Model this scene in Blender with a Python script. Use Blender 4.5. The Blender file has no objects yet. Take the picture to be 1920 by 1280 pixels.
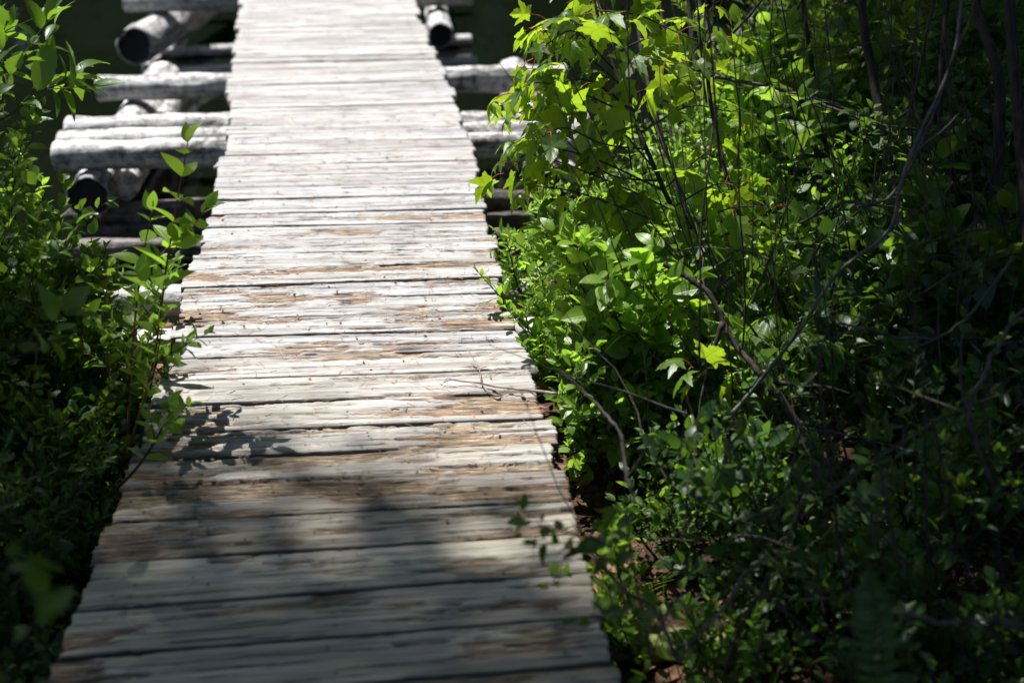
import bpy, math, random
import numpy as np
from mathutils import Vector
R = math.radians
sc = bpy.context.scene
# ------------------------------------------------------------------ camera
F = 2666.7; CX = 960.0; CY = 640.0; CAMH = 1.74; PITCH = R(24.3)
cd = bpy.data.cameras.new('camera'); cam = bpy.data.objects.new('camera', cd)
sc.collection.objects.link(cam); sc.camera = cam
cam.location = (0, 0, CAMH); cam.rotation_euler = (R(90) - PITCH, 0, 0)
cd.sensor_width = 36; cd.lens = 50; cd.clip_end = 500; cd.clip_start = 0.05
cd.dof.use_dof = True; cd.dof.focus_distance = 4.25; cd.dof.aperture_fstop = 2.0
# ------------------------------------------------------------------ light
SUN_TO = Vector((-0.27, 0.36, 0.88)).normalized()
SUN_EL = math.asin(SUN_TO.z); SUN_AZ = math.atan2(SUN_TO.x, SUN_TO.y)
w = bpy.data.worlds.new('World'); sc.world = w; w.use_nodes = True
nt = w.node_tree; nt.nodes.clear()
sky = nt.nodes.new('ShaderNodeTexSky'); sky.sky_type = 'NISHITA'; sky.sun_disc = False
sky.sun_elevation = SUN_EL; sky.sun_rotation = SUN_AZ
bg = nt.nodes.new('ShaderNodeBackground'); bg.inputs['Strength'].default_value = 0.125
wo = nt.nodes.new('ShaderNodeOutputWorld')
nt.links.new(sky.outputs[0], bg.inputs[0]); nt.links.new(bg.outputs[0], wo.inputs[0])
sd = bpy.data.lights.new('sun', 'SUN'); sd.energy = 5.0; sd.angle = R(0.5); sd.color = (1, 0.975, 0.94)
sun = bpy.data.objects.new('sun', sd); sc.collection.objects.link(sun)
sun.rotation_euler = SUN_TO.to_track_quat('Z', 'Y').to_euler()
sc.view_settings.view_transform = 'Standard'; sc.view_settings.look = 'None'
sc.view_settings.exposure = 0.93; sc.view_settings.gamma = 1
sc.render.engine = 'CYCLES'; sc.cycles.use_denoising = True
sc.cycles.max_bounces = 8; sc.cycles.diffuse_bounces = 3; sc.cycles.transmission_bounces = 4
sc.cycles.sample_clamp_indirect = 6

# ------------------------------------------------------------------ helpers
rng = np.random.default_rng(7)
ct, st = math.cos(PITCH), math.sin(PITCH)
def at(px, py, z=0.0):
    """where the ray through a photo pixel meets the level z"""
    a, b = (px - CX) / F, (CY - py) / F
    d = np.array([a, ct + b * st, -st + b * ct]); t = (z - CAMH) / d[2]
    return np.array([0, 0, CAMH]) + t * d
def dep(px, py, Z):
    a, b = (px - CX) / F, (CY - py) / F
    return np.array([0, 0, CAMH]) + Z * np.array([a, ct + b * st, -st + b * ct])
def hsh(ix, iy, s):
    h = (ix.astype(np.int64) * 374761393 + iy.astype(np.int64) * 668265263 + s * 974711) & 0x7fffffff
    h = ((h ^ (h >> 13)) * 1274126177) & 0x7fffffff
    return ((h ^ (h >> 16)) & 0xffff) / 65535.0
def vn(x, y, s=0):
    x = np.asarray(x, float); y = np.asarray(y, float)
    ix, iy = np.floor(x), np.floor(y); fx, fy = x - ix, y - iy
    fx = fx * fx * (3 - 2 * fx); fy = fy * fy * (3 - 2 * fy)
    a, b = hsh(ix, iy, s), hsh(ix + 1, iy, s); c, d = hsh(ix, iy + 1, s), hsh(ix + 1, iy + 1, s)
    return (a * (1 - fx) + b * fx) * (1 - fy) + (c * (1 - fx) + d * fx) * fy
def sst(a, b, x):
    t = np.clip((np.asarray(x, float) - a) / (b - a), 0, 1); return t * t * (3 - 2 * t)
def nrm(v): return v / np.maximum(np.linalg.norm(v, axis=-1, keepdims=True), 1e-9)

class MB:
    def __init__(s): s.v = []; s.l = []; s.n = []; s.a = []; s.c = 0
    def add(s, V, Fc, A=None):
        """V (n,3); Fc list of (k, size) int arrays; A (n,3)"""
        s.v.append(V)
        s.a.append(np.zeros((len(V), 3)) if A is None else A)
        for f in Fc:
            s.l.append(f.reshape(-1) + s.c); s.n.append(np.full(len(f), f.shape[1]))
        s.c += len(V)
    def merge(s, other, slot):
        nf = sum(len(x) for x in s.n); s.slots = getattr(s, 'slots', []) + [(nf, slot)]
        for v_, a_ in zip(other.v, other.a): s.v.append(v_); s.a.append(a_)
        for l_, n_ in zip(other.l, other.n): s.l.append(l_ + s.c); s.n.append(n_)
        s.c += other.c; return s
    def build(s, name, mat, parent=None, smooth=True):
        me = bpy.data.meshes.new(name)
        if s.c:
            V = np.concatenate(s.v); L = np.concatenate(s.l); N = np.concatenate(s.n); A = np.concatenate(s.a)
            q_ = parent
            while q_ is not None: V = V - np.array(q_.location); q_ = q_.parent
            me.vertices.add(len(V)); me.vertices.foreach_set('co', V.astype(np.float32).ravel())
            me.loops.add(len(L)); me.loops.foreach_set('vertex_index', L.astype(np.int32))
            me.polygons.add(len(N))
            me.polygons.foreach_set('loop_start', np.concatenate([[0], np.cumsum(N)[:-1]]).astype(np.int32))
            me.polygons.foreach_set('loop_total', N.astype(np.int32))
            me.polygons.foreach_set('use_smooth', np.full(len(N), smooth))
            at_ = me.attributes.new('g', 'FLOAT_VECTOR', 'POINT')
            at_.data.foreach_set('vector', A.astype(np.float32).ravel())
            me.update(); me.validate()
        me.materials.append(mat)
        if getattr(s, 'slots', None):
            nf, m2 = s.slots[0]; me.materials.append(m2); ix = np.zeros(len(me.polygons), np.int32); ix[nf:] = 1; me.polygons.foreach_set('material_index', ix)
        o = bpy.data.objects.new(name, me); sc.collection.objects.link(o)
        if parent is not None: o.parent = parent
        return o
def tag(o, label=None, cat=None, group=None, kind=None):
    if label: o['label'] = label
    if cat: o['category'] = cat
    if group: o['group'] = group
    if kind: o['kind'] = kind
    return o
def empty(name, loc, label, cat, group=None):
    o = bpy.data.objects.new(name, None); sc.collection.objects.link(o)
    o.location = [float(q) for q in loc]; o.empty_display_size = .05
    return tag(o, label, cat, group)

def tube(mb, P, rad, sides=6, cap=True, lump=0.0, seed=0, twist=0):
    P = np.asarray(P, float); n = len(P); rad = np.broadcast_to(np.asarray(rad, float), (n,))
    T = nrm(np.gradient(P, axis=0)); ref = np.array([0.0, 0, 1]) if abs(T[0, 2]) < .9 else np.array([1.0, 0, 0])
    A = nrm(np.cross(T, ref)); B = np.cross(A, T)
    th = np.linspace(0, 2 * math.pi, sides, endpoint=False)
    r = rad[:, None] * np.ones(sides)[None]
    S = np.concatenate([[0], np.cumsum(np.linalg.norm(np.diff(P, axis=0), axis=1))])
    if lump: r = r * (1 + lump * (vn(S[:, None] * 6 + 0 * th, np.cos(th)[None] * 1.5 + np.sin(th)[None] * 2.7 + 40, seed) - .5)
                    + lump * .4 * (vn(S[:, None] * 40 + 0 * th, th[None] * 3 + 9, seed + 5) - .5))
    V = P[:, None] + r[..., None] * (np.cos(th)[None, :, None] * A[:, None] + np.sin(th)[None, :, None] * B[:, None])
    i = np.arange(n - 1)[:, None] * sides; j = np.arange(sides)[None]; j2 = (j + 1) % sides
    Fq = np.stack([i + j, i + j2, i + sides + j2, i + sides + j], -1).reshape(-1, 4)
    At = np.stack([np.broadcast_to(S[:, None], (n, sides)), np.broadcast_to(th[None] / 6.283, (n, sides)), np.full((n, sides), seed % 97 / 97.)], -1).reshape(-1, 3)
    Fc = [Fq]
    if cap and sides > 4: Fc += [np.arange(sides)[None, ::-1].copy(), (np.arange(sides)[None] + (n - 1) * sides)]
    mb.add(V.reshape(-1, 3), Fc, At)

# ------------------------------------------------------------------ leaf templates (x along, y across, z up; unit length)
def t_oval(W=.28, ns=6, fold=.25, droop=.25, ser=0, peak=.8, tw=0):
    t = np.linspace(0, 1, ns + 1); hw = W * np.sin(math.pi * t ** peak) ** .85
    hw[0] = .006; hw[-1] = .003
    if ser: hw = hw * (1 + ser * np.where(np.arange(ns + 1) % 2, 1, -1))
    z = -droop * t ** 2
    V = np.concatenate([np.stack([t, hw, z + fold * hw + tw * t * hw], -1), np.stack([t, 0 * t, z], -1), np.stack([t, -hw, z + fold * hw - tw * t * hw], -1)])
    k = ns + 1; i = np.arange(ns)
    Fq = np.concatenate([np.stack([i + k, i + k + 1, i + 1, i], -1), np.stack([i + 2 * k, i + 2 * k + 1, i + k + 1, i + k], -1)])
    return V, [Fq]
def t_maple(d=.4, fold=.1):
    h = [(0, 0), (-.07, .10), (-.04, .20), (-.10, .38), (.05, .35), (.10, .29), (.20, .34), (.24, .44), (.33, .46), (.57, .64), (.53, .46), (.52, .40), (.45, .27),
         (.44, .19), (.56, .22), (.60, .25), (.68, .19), (.77, .20), (.80, .11), (.88, .08), (1.02, 0)]
    pts = h + [(x, -y) for x, y in h[-2:0:-1]]
    P = np.array([(.3, 0)] + pts); n = len(pts)
    P3 = []
    for ring, s in ((0, .5), (1, 1.0)):
        Q = P[0] + (P[1:] - P[0]) * s
        P3.append(Q)
    Q = np.concatenate([P[:1]] + P3)
    z = -d * ((Q[:, 0] - .3) ** 2 + Q[:, 1] ** 2) + fold * np.abs(Q[:, 1]) + .03 * np.sin(Q[:, 0] * 17) * np.abs(Q[:, 1])
    V = np.column_stack([Q, z]); i = np.arange(n); i2 = (i + 1) % n
    return V, [np.stack([0 * i, i2 + 1, i + 1], -1), np.stack([i + 1, i2 + 1, i2 + 1 + n, i + 1 + n], -1)]
TPL = {
 'oval': [t_oval(.27, 6, .3, .2), t_oval(.30, 6, .15, .4, tw=.3), t_oval(.25, 6, .4, .05, tw=-.3)],
 'round': [t_oval(.36, 6, .2, .2, peak=1.05), t_oval(.38, 6, .3, .05, peak=1.1), t_oval(.33, 6, .1, .35, peak=1.0, tw=.3)],
 'lance': [t_oval(.16, 6, .3, .3), t_oval(.14, 6, .5, .6, tw=.3), t_oval(.17, 6, .3, .0, tw=-.4)],
 'serr': [t_oval(.29, 14, .25, .25, ser=.05, peak=.9), t_oval(.31, 14, .4, .1, ser=.06, peak=.95, tw=.2), t_oval(.27, 14, .1, .45, ser=.05, peak=.85, tw=-.2)],
 'point': [t_oval(.20, 14, .3, .35, ser=.06, peak=.85), t_oval(.22, 14, .45, .2, ser=.06, peak=.8, tw=.3), t_oval(.19, 14, .2, .6, ser=.05, peak=.85, tw=-.3)],
 'maple': [t_maple(.5, .1), t_maple(.9, -.1), t_maple(.2, .35)],
 'crown': [t_oval(.36, 3, .2, .3), t_oval(.40, 3, .1, .1)],
}
def leaves(mb, kind, pos, d, up, size, seed=0, var=None):
    pos = np.asarray(pos, float); N = len(pos)
    if N == 0: return
    g = np.random.default_rng(seed); size = np.broadcast_to(np.asarray(size, float), (N,))
    d = nrm(np.asarray(d, float)); s = nrm(np.cross(up, d)); n = np.cross(d, s)
    which = g.integers(0, len(TPL[kind]), N); rv = g.random(N) if var is None else var
    for k, (T, Fc) in enumerate(TPL[kind]):
        m = which == k; M = m.sum()
        if not M: continue
        wv = T[None] * np.stack([np.ones(M), g.uniform(.8, 1.2, M), g.uniform(.5, 1.5, M)], -1)[:, None]
        V = pos[m][:, None] + size[m][:, None, None] * (wv[..., :1] * d[m][:, None] + wv[..., 1:2] * s[m][:, None] + wv[..., 2:] * n[m][:, None])
        A = np.empty((M, len(T), 3)); A[..., 0] = T[None, :, 0]; A[..., 1] = T[None, :, 1]; A[..., 2] = rv[m][:, None]
        off = (np.arange(M) * len(T))[:, None, None]
        mb.add(V.reshape(-1, 3), [(f[None] + off).reshape(-1, f.shape[1]) for f in Fc], A.reshape(-1, 3))

# ------------------------------------------------------------------ materials
def mat(name):
    m = bpy.data.materials.new(name); m.use_nodes = True; t = m.node_tree; t.nodes.clear()
    o = t.nodes.new('ShaderNodeOutputMaterial'); return m, t, o
def nd(t, typ, **kw):
    n = t.nodes.new(typ)
    for k, v in kw.items():
        if k in ('op',): n.operation = v
        elif k == 'attr': n.attribute_name = v
        elif k == 'blend': n.blend_type = v; n.data_type = 'RGBA' if hasattr(n, 'data_type') else None
        else:
            n.inputs[int(k[1:]) if k[0] == 'i' and k[1:].isdigit() else k].default_value = v
    return n
def math_(t, op, a, b=None, c=None, clamp=False):
    n = t.nodes.new('ShaderNodeMath'); n.operation = op; n.use_clamp = clamp
    for i, x in enumerate((a, b, c)):
        if x is None: continue
        if hasattr(x, 'type') and hasattr(x, 'links'): t.links.new(x, n.inputs[i])
        else: n.inputs[i].default_value = x
    return n.outputs[0]
def mixc(t, f, a, b, mode='MIX'):
    n = t.nodes.new('ShaderNodeMix'); n.data_type = 'RGBA'; n.blend_type = mode
    for i, x in ((0, f), (6, a), (7, b)):
        if hasattr(x, 'links'): t.links.new(x, n.inputs[i])
        elif isinstance(x, tuple): n.inputs[i].default_value = (*x, 1)
        else: n.inputs[i].default_value = x
    return n.outputs[2]
def ramp(t, f, *stops):
    n = t.nodes.new('ShaderNodeValToRGB'); e = n.color_ramp.elements
    while len(e) < len(stops): e.new(.5)
    for q, (p, c) in zip(e, stops): q.position = p; q.color = (*c, 1) if isinstance(c, tuple) else (c, c, c, 1)
    t.links.new(f, n.inputs[0]); return n.outputs[0]
def vmul(t, v, s):
    n = t.nodes.new('ShaderNodeVectorMath'); n.operation = 'MULTIPLY'; t.links.new(v, n.inputs[0]); n.inputs[1].default_value = s; return n.outputs[0]
def noise(t, v, scale=1, detail=4, rough=.55):
    n = t.nodes.new('ShaderNodeTexNoise'); n.inputs['Scale'].default_value = scale; n.inputs['Detail'].default_value = detail; n.inputs['Roughness'].default_value = rough
    if v is not None: t.links.new(v, n.inputs['Vector'])
    return n.outputs[0]
def attr(t, name, out='Vector'):
    n = t.nodes.new('ShaderNodeAttribute'); n.attribute_name = name; return n.outputs[out]
def sep(t, v):
    n = t.nodes.new('ShaderNodeSeparateXYZ'); t.links.new(v, n.inputs[0]); return n.outputs
def bump(t, h, dist, strength=1):
    n = t.nodes.new('ShaderNodeBump'); n.inputs['Distance'].default_value = dist; n.inputs['Strength'].default_value = strength
    t.links.new(h, n.inputs['Height']); return n.outputs[0]
def pbsdf(t, o, col, rough=.6, normal=None, spec=.5):
    p = t.nodes.new('ShaderNodeBsdfPrincipled')
    if isinstance(col, tuple): p.inputs['Base Color'].default_value = (*col, 1)
    else: t.links.new(col, p.inputs['Base Color'])
    if hasattr(rough, 'links'): t.links.new(rough, p.inputs['Roughness'])
    else: p.inputs['Roughness'].default_value = rough
    p.inputs['Specular IOR Level'].default_value = spec
    if normal is not None: t.links.new(normal, p.inputs['Normal'])
    if o: t.links.new(p.outputs[0], o.inputs[0])
    return p
def leaf_mat(name, dark, light, trans, tf=.5, spec=.5, rough=.38, spots=.12):
    m, t, o = mat(name); g = attr(t, 'g'); s = sep(t, g)
    geo = t.nodes.new('ShaderNodeNewGeometry')
    nz = noise(t, geo.outputs['Position'], 60, 3)
    c = mixc(t, s[2], dark, light)
    c = mixc(t, math_(t, 'MULTIPLY', nz, .45), c, tuple(x * .55 for x in dark))
    ay = math_(t, 'ABSOLUTE', s[1])
    mid = math_(t, 'SUBTRACT', 1, math_(t, 'DIVIDE', ay, .02), clamp=True)
    wv = math_(t, 'SINE', math_(t, 'MULTIPLY', math_(t, 'SUBTRACT', s[0], math_(t, 'MULTIPLY', ay, .8)), 52))
    sv = math_(t, 'MULTIPLY', math_(t, 'SUBTRACT', wv, .8, clamp=True), 2.0, clamp=True)
    vein = math_(t, 'MAXIMUM', mid, math_(t, 'MULTIPLY', sv, .6))
    c = mixc(t, math_(t, 'MULTIPLY', vein, .45), c, tuple(min(1, x * 1.7 + .02) for x in light))
    sp = math_(t, 'MULTIPLY', math_(t, 'SUBTRACT', noise(t, geo.outputs['Position'], 130, 2), .68, clamp=True), 6, clamp=True)
    c = mixc(t, math_(t, 'MULTIPLY', sp, spots), c, (.16, .08, .02))
    nb = bump(t, math_(t, 'SUBTRACT', math_(t, 'MULTIPLY', nz, .5), vein), .0012, .5)
    p = pbsdf(t, None, c, rough, nb, spec)
    tr = t.nodes.new('ShaderNodeBsdfTranslucent')
    tc = mixc(t, s[2], tuple(x * .7 for x in trans), trans); tc = mixc(t, math_(t, 'MULTIPLY', vein, .35), tc, tuple(x * .45 for x in trans))
    t.links.new(tc, tr.inputs[0]); t.links.new(nb, tr.inputs['Normal'])
    mx = t.nodes.new('ShaderNodeMixShader'); mx.inputs[0].default_value = tf
    t.links.new(p.outputs[0], mx.inputs[1]); t.links.new(tr.outputs[0], mx.inputs[2]); t.links.new(mx.outputs[0], o.inputs[0])
    return m
M = {}
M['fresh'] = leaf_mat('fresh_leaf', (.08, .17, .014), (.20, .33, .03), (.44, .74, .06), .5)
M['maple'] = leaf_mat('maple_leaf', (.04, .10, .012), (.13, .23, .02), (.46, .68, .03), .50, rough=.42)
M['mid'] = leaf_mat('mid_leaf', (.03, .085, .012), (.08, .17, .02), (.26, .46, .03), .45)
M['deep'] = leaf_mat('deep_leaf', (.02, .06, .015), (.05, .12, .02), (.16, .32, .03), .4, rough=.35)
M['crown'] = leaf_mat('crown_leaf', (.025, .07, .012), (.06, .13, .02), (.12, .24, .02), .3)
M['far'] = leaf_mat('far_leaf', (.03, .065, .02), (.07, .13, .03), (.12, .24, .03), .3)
M['dry'] = leaf_mat('dry_leaf', (.16, .08, .045), (.34, .20, .12), (.3, .14, .05), .2, rough=.7, spec=.2)
def bark_mat(name, a, b, sc_=1.0):
    m, t, o = mat(name); g = attr(t, 'g'); geo = t.nodes.new('ShaderNodeNewGeometry')
    v = vmul(t, geo.outputs['Position'], (40 * sc_, 40 * sc_, 12 * sc_)); n = noise(t, v, 1, 4)
    c = ramp(t, n, (.3, a), (.7, b)); pbsdf(t, o, c, .8, bump(t, n, .003), .25); return m
M['bark'] = bark_mat('dark_bark', (.012, .009, .008), (.055, .043, .036))
M['bark_grey'] = bark_mat('grey_bark', (.03, .025, .022), (.12, .10, .09))
M['bark_dim'] = bark_mat('dim_bark', (.02, .016, .014), (.10, .08, .07))
M['bark_pale'] = bark_mat('pale_bark', (.05, .043, .04), (.18, .155, .14))
M['bark_red'] = bark_mat('reddish_stem', (.10, .04, .02), (.24, .10, .04))
M['stem_green'] = bark_mat('green_stem', (.05, .08, .015), (.12, .16, .03))
M['petiole'] = bark_mat('red_petiole', (.25, .06, .02), (.42, .14, .03))
M['twig'] = bark_mat('dead_twig', (.14, .11, .10), (.38, .32, .30))
def wood_mat():
    m, t, o = mat('weathered_plank'); g = attr(t, 'g'); h = attr(t, 'm')
    hs = sep(t, h); gs = sep(t, g)
    n1 = noise(t, vmul(t, g, (1.6, 34, 9)), 1, 5, .6)
    n2 = noise(t, vmul(t, g, (7, 230, 9)), 1, 4, .65)
    n3 = noise(t, vmul(t, g, (2.2, 7, 5)), 1, 3, .5)
    n4 = noise(t, vmul(t, g, (26, 500, 3)), 1, 2, .6)
    n5 = noise(t, vmul(t, g, (.9, 3.0, 21)), 1, 2, .5)
    c = ramp(t, n1, (.33, (.17, .155, .15)), (.46, (.38, .37, .365)), (.62, (.57, .565, .57)))
    # bluish grey and warm boards
    c = mixc(t, math_(t, 'MULTIPLY', n5, .5), c, mixc(t, gs[2], (.40, .40, .43), (.50, .43, .36)))
    streak = ramp(t, n2, (.34, .30), (.50, 1.0))
    c = mixc(t, .85, c, streak, 'MULTIPLY')
    c = mixc(t, .5, c, ramp(t, n4, (.34, .35), (.5, 1.0)), 'MULTIPLY')
    # dark weather stain, thinned on the far boards to imitate the sun's glare
    stn = ramp(t, n3, (.46, 0.0), (.62, 1.0))
    c = mixc(t, math_(t, 'MULTIPLY', stn, math_(t, 'MULTIPLY', hs[1], .0)), c, (.05, .05, .05))
    c = mixc(t, math_(t, 'MULTIPLY', stn, math_(t, 'MULTIPLY_ADD', hs[1], .55, .28)), c, (.13, .125, .12))
    c = mixc(t, math_(t, 'MULTIPLY', hs[1], .9), c, mixc(t, 1.0, ramp(t, n5, (.35, (.29, .235, .18)), (.50, (.42, .375, .30)), (.66, (.60, .55, .45))), ramp(t, math_(t, 'MULTIPLY', math_(t, 'ADD', n1, n2), .5), (.36, .35), (.58, 1.25)), 'MULTIPLY'))
    # rotten, brown and orange fibres
    rc = ramp(t, noise(t, vmul(t, g, (14, 260, 5)), 1, 4, .7), (.35, (.016, .011, .009)), (.46, (.105, .060, .035)), (.56, (.29, .18, .095)), (.67, (.56, .44, .31)))
    c = mixc(t, hs[0], c, rc)
    # algae
    al = math_(t, 'MULTIPLY', hs[1], ramp(t, noise(t, vmul(t, g, (4, 12, 3)), 1, 4), (.40, 0.0), (.62, 1.0)))
    c = mixc(t, math_(t, 'MULTIPLY', al, .30), c, (.22, .22, .10))
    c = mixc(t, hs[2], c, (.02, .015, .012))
    hgt = math_(t, 'ADD', math_(t, 'MULTIPLY', n2, 1.0), math_(t, 'MULTIPLY', n4, .6))
    pbsdf(t, o, c, .62, bump(t, hgt, .0030, 1.0), .4); return m
M['wood'] = wood_mat()
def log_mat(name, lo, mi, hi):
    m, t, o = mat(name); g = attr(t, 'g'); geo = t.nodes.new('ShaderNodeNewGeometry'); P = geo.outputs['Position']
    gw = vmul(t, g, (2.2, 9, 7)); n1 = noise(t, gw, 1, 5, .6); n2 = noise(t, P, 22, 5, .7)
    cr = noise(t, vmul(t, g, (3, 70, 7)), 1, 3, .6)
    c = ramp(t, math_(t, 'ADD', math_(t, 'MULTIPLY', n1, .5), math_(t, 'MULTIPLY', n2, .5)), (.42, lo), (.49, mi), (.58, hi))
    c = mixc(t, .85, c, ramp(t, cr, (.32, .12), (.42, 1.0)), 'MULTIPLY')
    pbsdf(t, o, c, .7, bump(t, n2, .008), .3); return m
M['log'] = log_mat('weathered_log', (.13, .12, .115), (.44, .425, .42), (.70, .69, .68))
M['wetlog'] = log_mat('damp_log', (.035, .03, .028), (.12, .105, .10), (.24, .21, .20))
M['rim'] = log_mat('log_shell', (.16, .14, .13), (.38, .35, .35), (.5, .48, .48))
m_, t_, o_ = mat('log_heart'); n_ = noise(t_, attr(t_, 'g'), 30, 4)
pbsdf(t_, o_, ramp(t_, n_, (.3, (.006, .005, .006)), (.7, (.03, .022, .02))), .8); M['heart'] = m_
m_, t_, o_ = mat('forest_soil'); geo = t_.nodes.new('ShaderNodeNewGeometry'); P_ = geo.outputs['Position']
n_ = noise(t_, P_, 14, 7, .7); n2_ = noise(t_, P_, 70, 4, .7)
c_ = ramp(t_, math_(t_, 'ADD', math_(t_, 'MULTIPLY', n_, .6), math_(t_, 'MULTIPLY', n2_, .4)), (.36, (.012, .008, .006)), (.5, (.06, .032, .02)), (.66, (.20, .11, .07)))
pbsdf(t_, o_, c_, .9, bump(t_, n2_, .02), .2); M['soil'] = m_
m_, t_, o_ = mat('lake_water'); geo = t_.nodes.new('ShaderNodeNewGeometry')
nw = noise(t_, vmul(t_, geo.outputs['Position'], (3.5, 1.6, 1)), 1, 3, .5)
pbsdf(t_, o_, (.004, .006, .003), .06, bump(t_, nw, .02, .5), .5); M['water'] = m_
m_, t_, o_ = mat('mossy_bark'); geo = t_.nodes.new('ShaderNodeNewGeometry')
n_ = noise(t_, geo.outputs['Position'], 18, 6, .7)
pbsdf(t_, o_, ramp(t_, n_, (.38, (.04, .03, .02)), (.5, (.16, .15, .07)), (.65, (.24, .27, .09))), .9, bump(t_, n_, .01), .2); M['moss'] = m_
m_, t_, o_ = mat('needle'); g_ = sep(t_, attr(t_, 'g'))
pbsdf(t_, o_, mixc(t_, g_[2], (.28, .11, .04), (.55, .36, .22)), .7); M['needle'] = m_

# ------------------------------------------------------------------ ground, water, far bank
WATER = -0.62
def shore(X): return 5.0 + .6 * sst(-1, .4, X) + 3.2 * sst(.3, 2.2, X) + 1.6 * sst(2.2, 5, X) - .6 * sst(-1.2, -3, X)
def zg(X, Y):
    X = np.asarray(X, float); Y = np.asarray(Y, float)
    s = Y - shore(X)
    land = -.34 + .05 * np.clip(X, 0, 6) + .10 * sst(-1.0, -3.0, X) + .09 * (vn(X * 2.3, Y * 2.3, 3) - .5) + .04 * (vn(X * 9, Y * 9, 4) - .5)
    z = land * (1 - sst(-.3, .7, s)) + (-1.35) * sst(-.3, .7, s)
    z = z - np.clip(Y - 10, 0, 8) * .1
    far = sst(19, 24, Y + 3 * (vn(X * .15, Y * .15, 9) - .5)); rise = .0 + np.clip(Y - 24, 0, 60) * .16
    side = np.maximum(sst(16, 22, np.abs(X)), 0) * (Y > -1e9)
    k = np.maximum(far, side * sst(8, 12, Y)); z = z * (1 - k) + (-.1 + rise + .15 * np.clip(np.abs(X) - 20, 0, 40)) * k
    return z
q = np.linspace(-1, 1, 260)
gx = np.sign(q) * (np.abs(q) * 5 + 70 * np.abs(q) ** 5); q2 = np.linspace(0, 1, 340); gy = -6 + q2 * 17 + 80 * q2 ** 5
GX, GY = np.meshgrid(gx, gy); GZ = zg(GX, GY); ny, nx = GX.shape
ii = (np.arange(ny - 1)[:, None] * nx + np.arange(nx - 1)[None]).reshape(-1)
mb = MB(); mb.add(np.stack([GX, GY, GZ], -1).reshape(-1, 3), [np.stack([ii, ii + 1, ii + 1 + nx, ii + nx], -1)])
tag(mb.build('ground', M['soil']), kind='structure')
mb = MB(); mb.add(np.array([[-74, 2.5, WATER], [74, 2.5, WATER], [74, 60, WATER], [-74, 60, WATER]], float), [np.array([[0, 1, 2, 3]])])
tag(mb.build('water', M['water']), kind='structure')

# far bank forest: one mass
N = 56000; g = np.random.default_rng(5)
fx = g.uniform(-55, 55, N); top = 14 + 8 * vn(fx * .35, fx * 0, 12) + 4 * vn(fx * 1.3, fx * 0, 13)
fz = g.random(N) ** .8 * top; fy = 25 + 2.4 * vn(fx * .5, fz * .5, 14) * 2 + g.uniform(-.6, .6, N) + np.where(g.random(N) < .5, 3.0, 0)
pos = np.stack([fx, fy, fz - .3], -1); d = nrm(g.normal(size=(N, 3)) + [0, -.2, -.2]); up = nrm(g.normal(size=(N, 3)) + [0, -1, .5])
mb = MB(); leaves(mb, 'crown', pos, d, up, g.uniform(.7, 1.6, N), 3)
tag(mb.build('far_woods', M['far']), 'dark wall of trees along the far shore, mirrored in the lake', 'woods', kind='stuff')

# ------------------------------------------------------------------ boardwalk
LE = [(-700, 512), (-120, 462), (0, 450), (60, 443), (125, 433), (190, 427), (215, 425), (296, 418), (303, 406), (400, 388), (445, 380), (500, 357), (530, 342), (600, 330), (640, 325), (700, 312),
      (750, 295), (800, 278), (850, 252), (900, 226), (960, 205), (1050, 172), (1100, 150), (1190, 118), (1250, 98), (1400, 45), (3000, -500)]
RE = [(-700, 530 + 12), (-120, 735), (0, 775), (60, 797), (120, 825), (150, 838), (200, 857), (250, 873), (290, 888), (340, 899), (400, 915), (430, 925), (463, 930), (516, 938), (565, 948),
      (615, 957), (652, 975), (689, 1000), (734, 1013), (779, 1025), (823, 1040), (880, 1053), (939, 1062), (998, 1078), (1030, 1082), (1070, 1098), (1154, 1116), (1229, 1136), (1245, 1146), (1300, 1158), (3000, 1560)]
def edge(T, y): return float(np.interp(y, [a for a, b in T], [b for a, b in T]))
gaps = [(1282, -.085), (1192.5, -.079), (1107, -.081), (1026, -.064), (959, -.050), (897, -.045), (845, -.045), (797, -.038), (748.5, -.036), (703, -.034),
        (662.5, -.031), (624, -.029), (591, -.03), (557, -.032), (528, -.033), (497.5, -.03), (470, -.028), (445.5, -.026)]
# towards the camera, then away from it, at an even board width
def y_of(Yw):   # row of the deck point straight ahead at distance Yw
    v = np.array([Yw, -CAMH]); zc = v[0] * ct - v[1] * st; yc = v[0] * st + v[1] * ct
    return CY - F * yc / zc
Y = at(640, 1282)[1]; pre = []
while Y > 1.25: Y -= .166; pre.append((y_of(Y), -.088))
gaps = pre[::-1] + gaps
Y = at(640, 445.5)[1]
while Y < 8.7: Y += .150 + .012 * math.sin(Y * 9); gaps.append((y_of(Y), -.024))
lines = []
for y0, s in gaps:
    yl = y0 + s * (edge(LE, y0) - 640); yr = y0 + s * (edge(RE, y0) - 640)
    lines.append([at(edge(LE, yl), yl), at(edge(RE, yr), yr)])
d_ = ((lines[-1][0] + lines[-1][1]) - (lines[-14][0] + lines[-14][1])); d_ /= np.linalg.norm(d_)
while lines[-1][0][1] < 14.5: lines.append([lines[-1][0] + d_ * .155, lines[-1][1] + d_ * .155])
lines = np.array(lines)
board = empty('boardwalk', (lines[20].mean(0)), 'narrow boardwalk of weathered grey planks leading out over the dark lake', 'boardwalk')
pr = np.random.default_rng(21)
def rotlevel(y):
    return float(np.interp(y, [0, 400, 430, 445, 470, 500, 540, 600, 650, 700, 760, 800, 840, 880, 950, 1000, 1030, 1110, 1300],
                              [.06, .15, .8, .35, .3, .4, .8, .75, .6, .4, .2, .85, 1.0, .9, 1.15, 1.1, .7, .35, .5]))
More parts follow.
